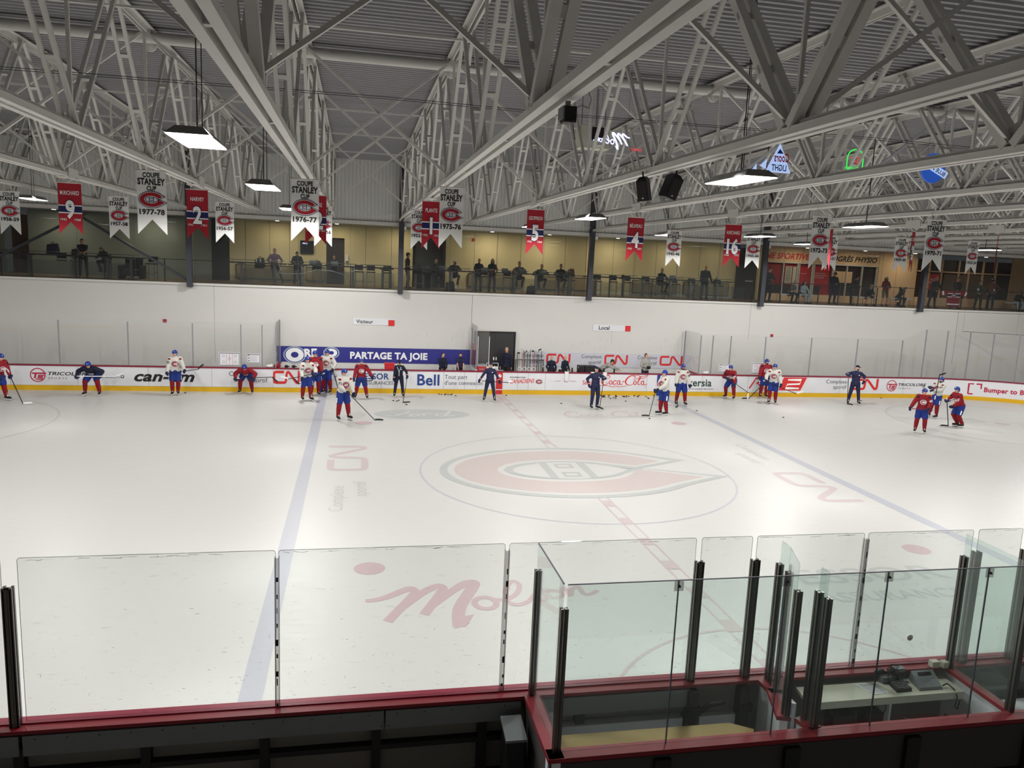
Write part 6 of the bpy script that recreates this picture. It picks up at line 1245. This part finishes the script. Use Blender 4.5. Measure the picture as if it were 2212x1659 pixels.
stick(ext(V(18.28,7.6,.95),V(18.36,7.6,2.0),-.05),V(18.36,7.6,2.0),(.9,-.1,.28),'black hockey stick held upright by number 47, blade at the top')
r,h,M=person(18.12,6.05,0,-98,1.78,PL,'skater in red with number 15 gliding forward at the right','skaters in red',cloth='jred',num='15',numside=1,lean=24,pz=.86,feet=((.1,-.12),(-.1,-.2)),hands=((.12,.44,1.05),(-.12,.30,.85)),turn=-20,nod=-12)
stick(ext(h[0],V(17.74,6.18,.04),-.1),(17.72,6.0,.05),(-.9,.3,0),'black hockey stick slanting down left from number 15')
# --- behind the far boards
BZ=.2
ST='staff'
person(-2.5,14.0,BZ,10,1.55,ST,'man in a navy jacket looking left at the end of the blue sign','bench staff',cloth='jnavy',hands=((.12,.28,.95),(-.14,.28,.95)),turn=-35)
person(-1.68,14.0,BZ,0,1.58,ST,'bearded man in a navy polo shirt looking down at the end of the blue sign','bench staff',cloth='navy',short=True,hands=((.12,.3,.9),(-.12,.3,.9)),nod=18,beard=True,hat=None,bulk=1.1)
person(.55,14.3,BZ,-25,1.84,ST,'bald man in a navy pullover standing in the dark doorway','bench staff',cloth='jnavy',hair='none',hands=None)
person(2.6,13.75,BZ,10,1.55,ST,'bald man with glasses in a navy jacket, left one of two behind the towel','bench staff',cloth='jnavy',hair='none',hands=((.2,.2,.95),(-.2,.2,.95)))
person(3.26,13.75,BZ,35,1.56,ST,'bald man in a navy jacket looking right, right one of two behind the towel','bench staff',cloth='jnavy',hair='none',hands=((.2,.2,.95),(-.2,.2,.95)),turn=15)
person(5.25,13.85,BZ,60,1.72,ST,'person in a grey pullover and black cap bending over the bench','bench staff',cloth='hoodie',hat='black',lean=58,hands=((.2,.75,.95),(-.2,.78,.95)))
person(7.3,13.8,BZ,10,1.74,ST,'person in a grey hooded pullover holding a dark camera','bench staff',cloth='hoodie',pants='navy',hands=((.1,.26,1.12),(-.08,.26,1.12)),turn=-20,hair='hair_brown')
o=MB().use('black'); o.box(7.26,7.42,13.42,13.5,1.2,1.34).tube((7.34,13.42,1.27),(7.34,13.32,1.27),.045,n=12,cap=False); tag(o.obj('photo_camera'),'dark camera held at the chest of the person in grey','camera')
# --- in the gallery
GP='gallery people'
G='guest'
def gal(x,face,H,lb,y=17.3,**k): return person(x,y,MF,face,H,G,lb,GP,**k)
TB=((.2,.30,1.03),(-.2,.30,1.03))
gal(-18.55,10,1.78,'man in a black polo shirt leaning with folded arms on the left gallery table',cloth='jnavy',short=True,lean=12,hands=((-.05,.36,1.08),(.05,.34,1.05)),nod=20,y=17.2)
gal(-17.6,-15,1.66,'long haired person in black bent over a laptop at the left gallery table',cloth='black',lean=32,longhair=True,hands=((.15,.42,1.04),(-.15,.42,1.04)),nod=20,y=17.3,hair='hair_brown',sit=True,pz=.78,feet=((.12,.3,.3),(-.12,.3,.3)))
gal(-10.25,10,1.74,'man in a lilac shirt with a lanyard leaning on the gallery table',cloth='sh_purple',hair='hair_grey',lean=22,hands=((.22,.38,1.02),(-.28,.36,1.02)),feet=((.0,.0),(-.42,-.1)),pants='pants_grey')
gal(-9.2,0,1.66,'dark haired man in a dark green sweater reading at the gallery table',cloth='sh_dgreen',lean=16,hands=((.1,.32,1.08),(-.1,.32,1.08)),nod=35)
gal(-7.5,5,1.62,'woman in a black top with hair tied back seated before the dark door',cloth='black',hair='hair_dark',sit=True,pz=.80,lean=8,hands=((.3,.32,1.03),(-.3,.32,1.03)),feet=((.12,.3,.3),(-.12,.3,.3)),longhair=True)
gal(-3.98,80,1.78,'man in a dark jacket and cap half hidden behind the dark column',cloth='sh_dgreen',hat='dkframe',pants='jeans',turn=0,y=17.5)
SIT=dict(sit=True,pz=.78,feet=((.14,.28,.28),(-.14,.28,.28)))
gal(-2.62,20,1.70,'seated man in a dark half zip jacket with a silver laptop',cloth='sh_dgreen',hands=TB,turn=20,lean=6,pants='pants_grey',**SIT)
gal(-1.68,0,1.68,'seated bearded man in a black sweater and a white and black cap',cloth='black',hat='holder',hands=TB,beard=True,turn=-25,lean=4,pants='pants_grey',bulk=1.05,**SIT)
gal(-.48,20,1.66,'standing bald man in black with a white laptop',cloth='jnavy',hair='none',hands=((.2,.32,1.03),(-.15,.36,1.05)),turn=15,pants='pants_grey',lean=8)
gal(.22,10,1.66,'standing woman in black with long dark hair between two red bottles',cloth='black',longhair=True,hands=((.18,.3,1.03),(-.12,.34,1.05)),turn=25,pants='pants_grey')
gal(1.6,-5,1.74,'seated man in a grey blazer and white shirt looking left',cloth='sh_grey',hands=TB,turn=-30,hair='hair_brown',pants='pants_dark',**SIT)
gal(2.72,0,1.66,'seated person in a green jacket behind a silver laptop',cloth='sh_green',hands=((.36,.32,1.02),(-.36,.32,1.02)),hair='hair_brown',lean=14,**SIT)
gal(3.75,0,1.70,'seated man in a black shirt behind a white laptop, left of the second column',cloth='black',hands=TB,hair='hair_brown',turn=-10,nod=10,**SIT)
gal(9.15,25,1.72,'seated grey haired man in a dark jacket turned to a pale laptop',cloth='jnavy',hair='hair_grey',hands=((.1,.36,1.0),(-.2,.42,1.0)),lean=8,turn=15,pants='pants_grey',bulk=1.1,**SIT)
gal(11.65,0,1.82,'standing bald man in a dark green sweater, hands at his sides',cloth='sh_dgreen',hair='none',bulk=1.12,hands=((.32,.18,.90),(-.32,.18,.90)),turn=-5,pants='pants_grey')
gal(15.1,10,1.86,'man in a dark jacket looking at his phone right of the dark column',cloth='sh_dgreen',hands=((.06,.28,1.14),(-.08,.28,1.14)),nod=25,y=16.9,hair='hair_brown',phone='man right of the dark column')
LS=dict(sit=True,pz=.50)
gal(16.3,20,1.70,'seated man in a dark shirt with clasped hands before the red shop window',cloth='sh_grey',hair='hair_grey',short=True,lean=28,hands=((-.05,.42,.72),(.05,.42,.72)),feet=((.18,.34),(-.12,.4)),y=16.75,**LS)
gal(17.15,10,1.60,'seated person in a pale blue jacket with dark hair before the shop door',cloth='sh_light',longhair=True,hands=((.14,.3,.62),(-.14,.3,.62)),feet=((.12,.4),(-.12,.4)),pants='sh_light',y=16.75,**LS)
gal(18.95,0,1.78,'man in a dark jacket and cap looking at his phone before the shop posters',cloth='jnavy',hat='black',hands=((.06,.28,1.12),(-.06,.28,1.12)),nod=22,pants='jeans',y=16.9,bulk=1.1,phone='man in a cap before the shop posters')
gal(20.2,50,1.66,'person in a long dark coat leaning forward with a backpack',cloth='black',lean=26,hands=((.1,.4,1.05),(-.1,.42,1.05)),y=17.0,bulk=1.15)
gal(20.95,0,1.68,'seated grey haired person in shorts resting the chin on a hand',cloth='jnavy',hair='hair_grey',lean=30,shorts=True,hands=((.05,.36,.95),(-.12,.38,.66)),feet=((.26,.36),(-.26,.36)),nod=10,y=16.75,**LS)
gal(22.1,-5,1.64,'person in a red and grey hockey sweater and shorts with long dark hair',cloth='jred',shorts=True,pants='khaki',longhair=True,hat='holder',hands=((.08,.26,1.16),(-.10,.24,1.06)),y=16.8)
gal(22.85,15,1.64,'crouched seated person in black with the head in the hands',cloth='black',lean=38,hands=((.06,.40,.98),(-.06,.40,.98)),feet=((.14,.32),(-.14,.34)),nod=15,y=16.75,hair='hair_brown',pants='jeans',**LS)
gal(24.75,10,1.78,'man in a dark green sweater behind the red sweater on the rail',cloth='sh_dgreen',hair='hair_grey',hands=((.25,.3,1.0),(-.25,.3,1.0)),lean=10,y=16.3,pants='jeans',feet=((.3,-.05),(-.05,.1)),bulk=1.1)
gal(26.2,-15,1.76,'man in a dark jacket with folded arms right of the red sweater',cloth='black',hands=((-.08,.28,1.12),(.08,.26,1.08)),y=16.3,pants='jeans',feet=((.25,-.05),(-.1,.1)),bulk=1.05)
gal(27.9,0,1.64,'dark haired person in a grey green jacket with a shoulder bag and cup',cloth='sh_green',hands=((.34,.3,1.02),(-.30,.3,1.02)),y=16.6,pants='black',hair='hair_dark',feet=((.22,0),(-.12,.1)))
gal(28.9,150,1.80,'person in a brown shirt and white cap seen from behind at the right',cloth='sh_brown',hat='holder',hands=((.28,.2,1.05),(-.45,.25,1.0)),y=16.8,pants='jeans',feet=((.12,0),(-.12,.2)))
gal(30.6,-10,1.62,'seated person in a cap and pale trousers at the right edge of the gallery',cloth='sh_dgreen',hat='khaki',hands=((.1,.4,.75),(-.1,.4,.75)),feet=((.15,.42),(-.05,.5)),lean=20,y=16.75,pants='sh_light',**LS)
for x,z,lb in ((27.5,5.5,'white paper cup held by the person in grey green'),(28.55,5.5,'white paper cup held beside the person in the brown shirt')):
    r=empty('paper_cup',lb,'cup',(x,16.25,z)); mb=MB().use('holder'); mb.tube((0,0,0),(0,0,.13),.032,.042,n=12,cap=False); mb.obj('body',None,r); mb=MB().use('white'); mb.tube((0,0,.13),(0,0,.145),.044,.042,n=12,cap=False); mb.obj('lid',None,r)
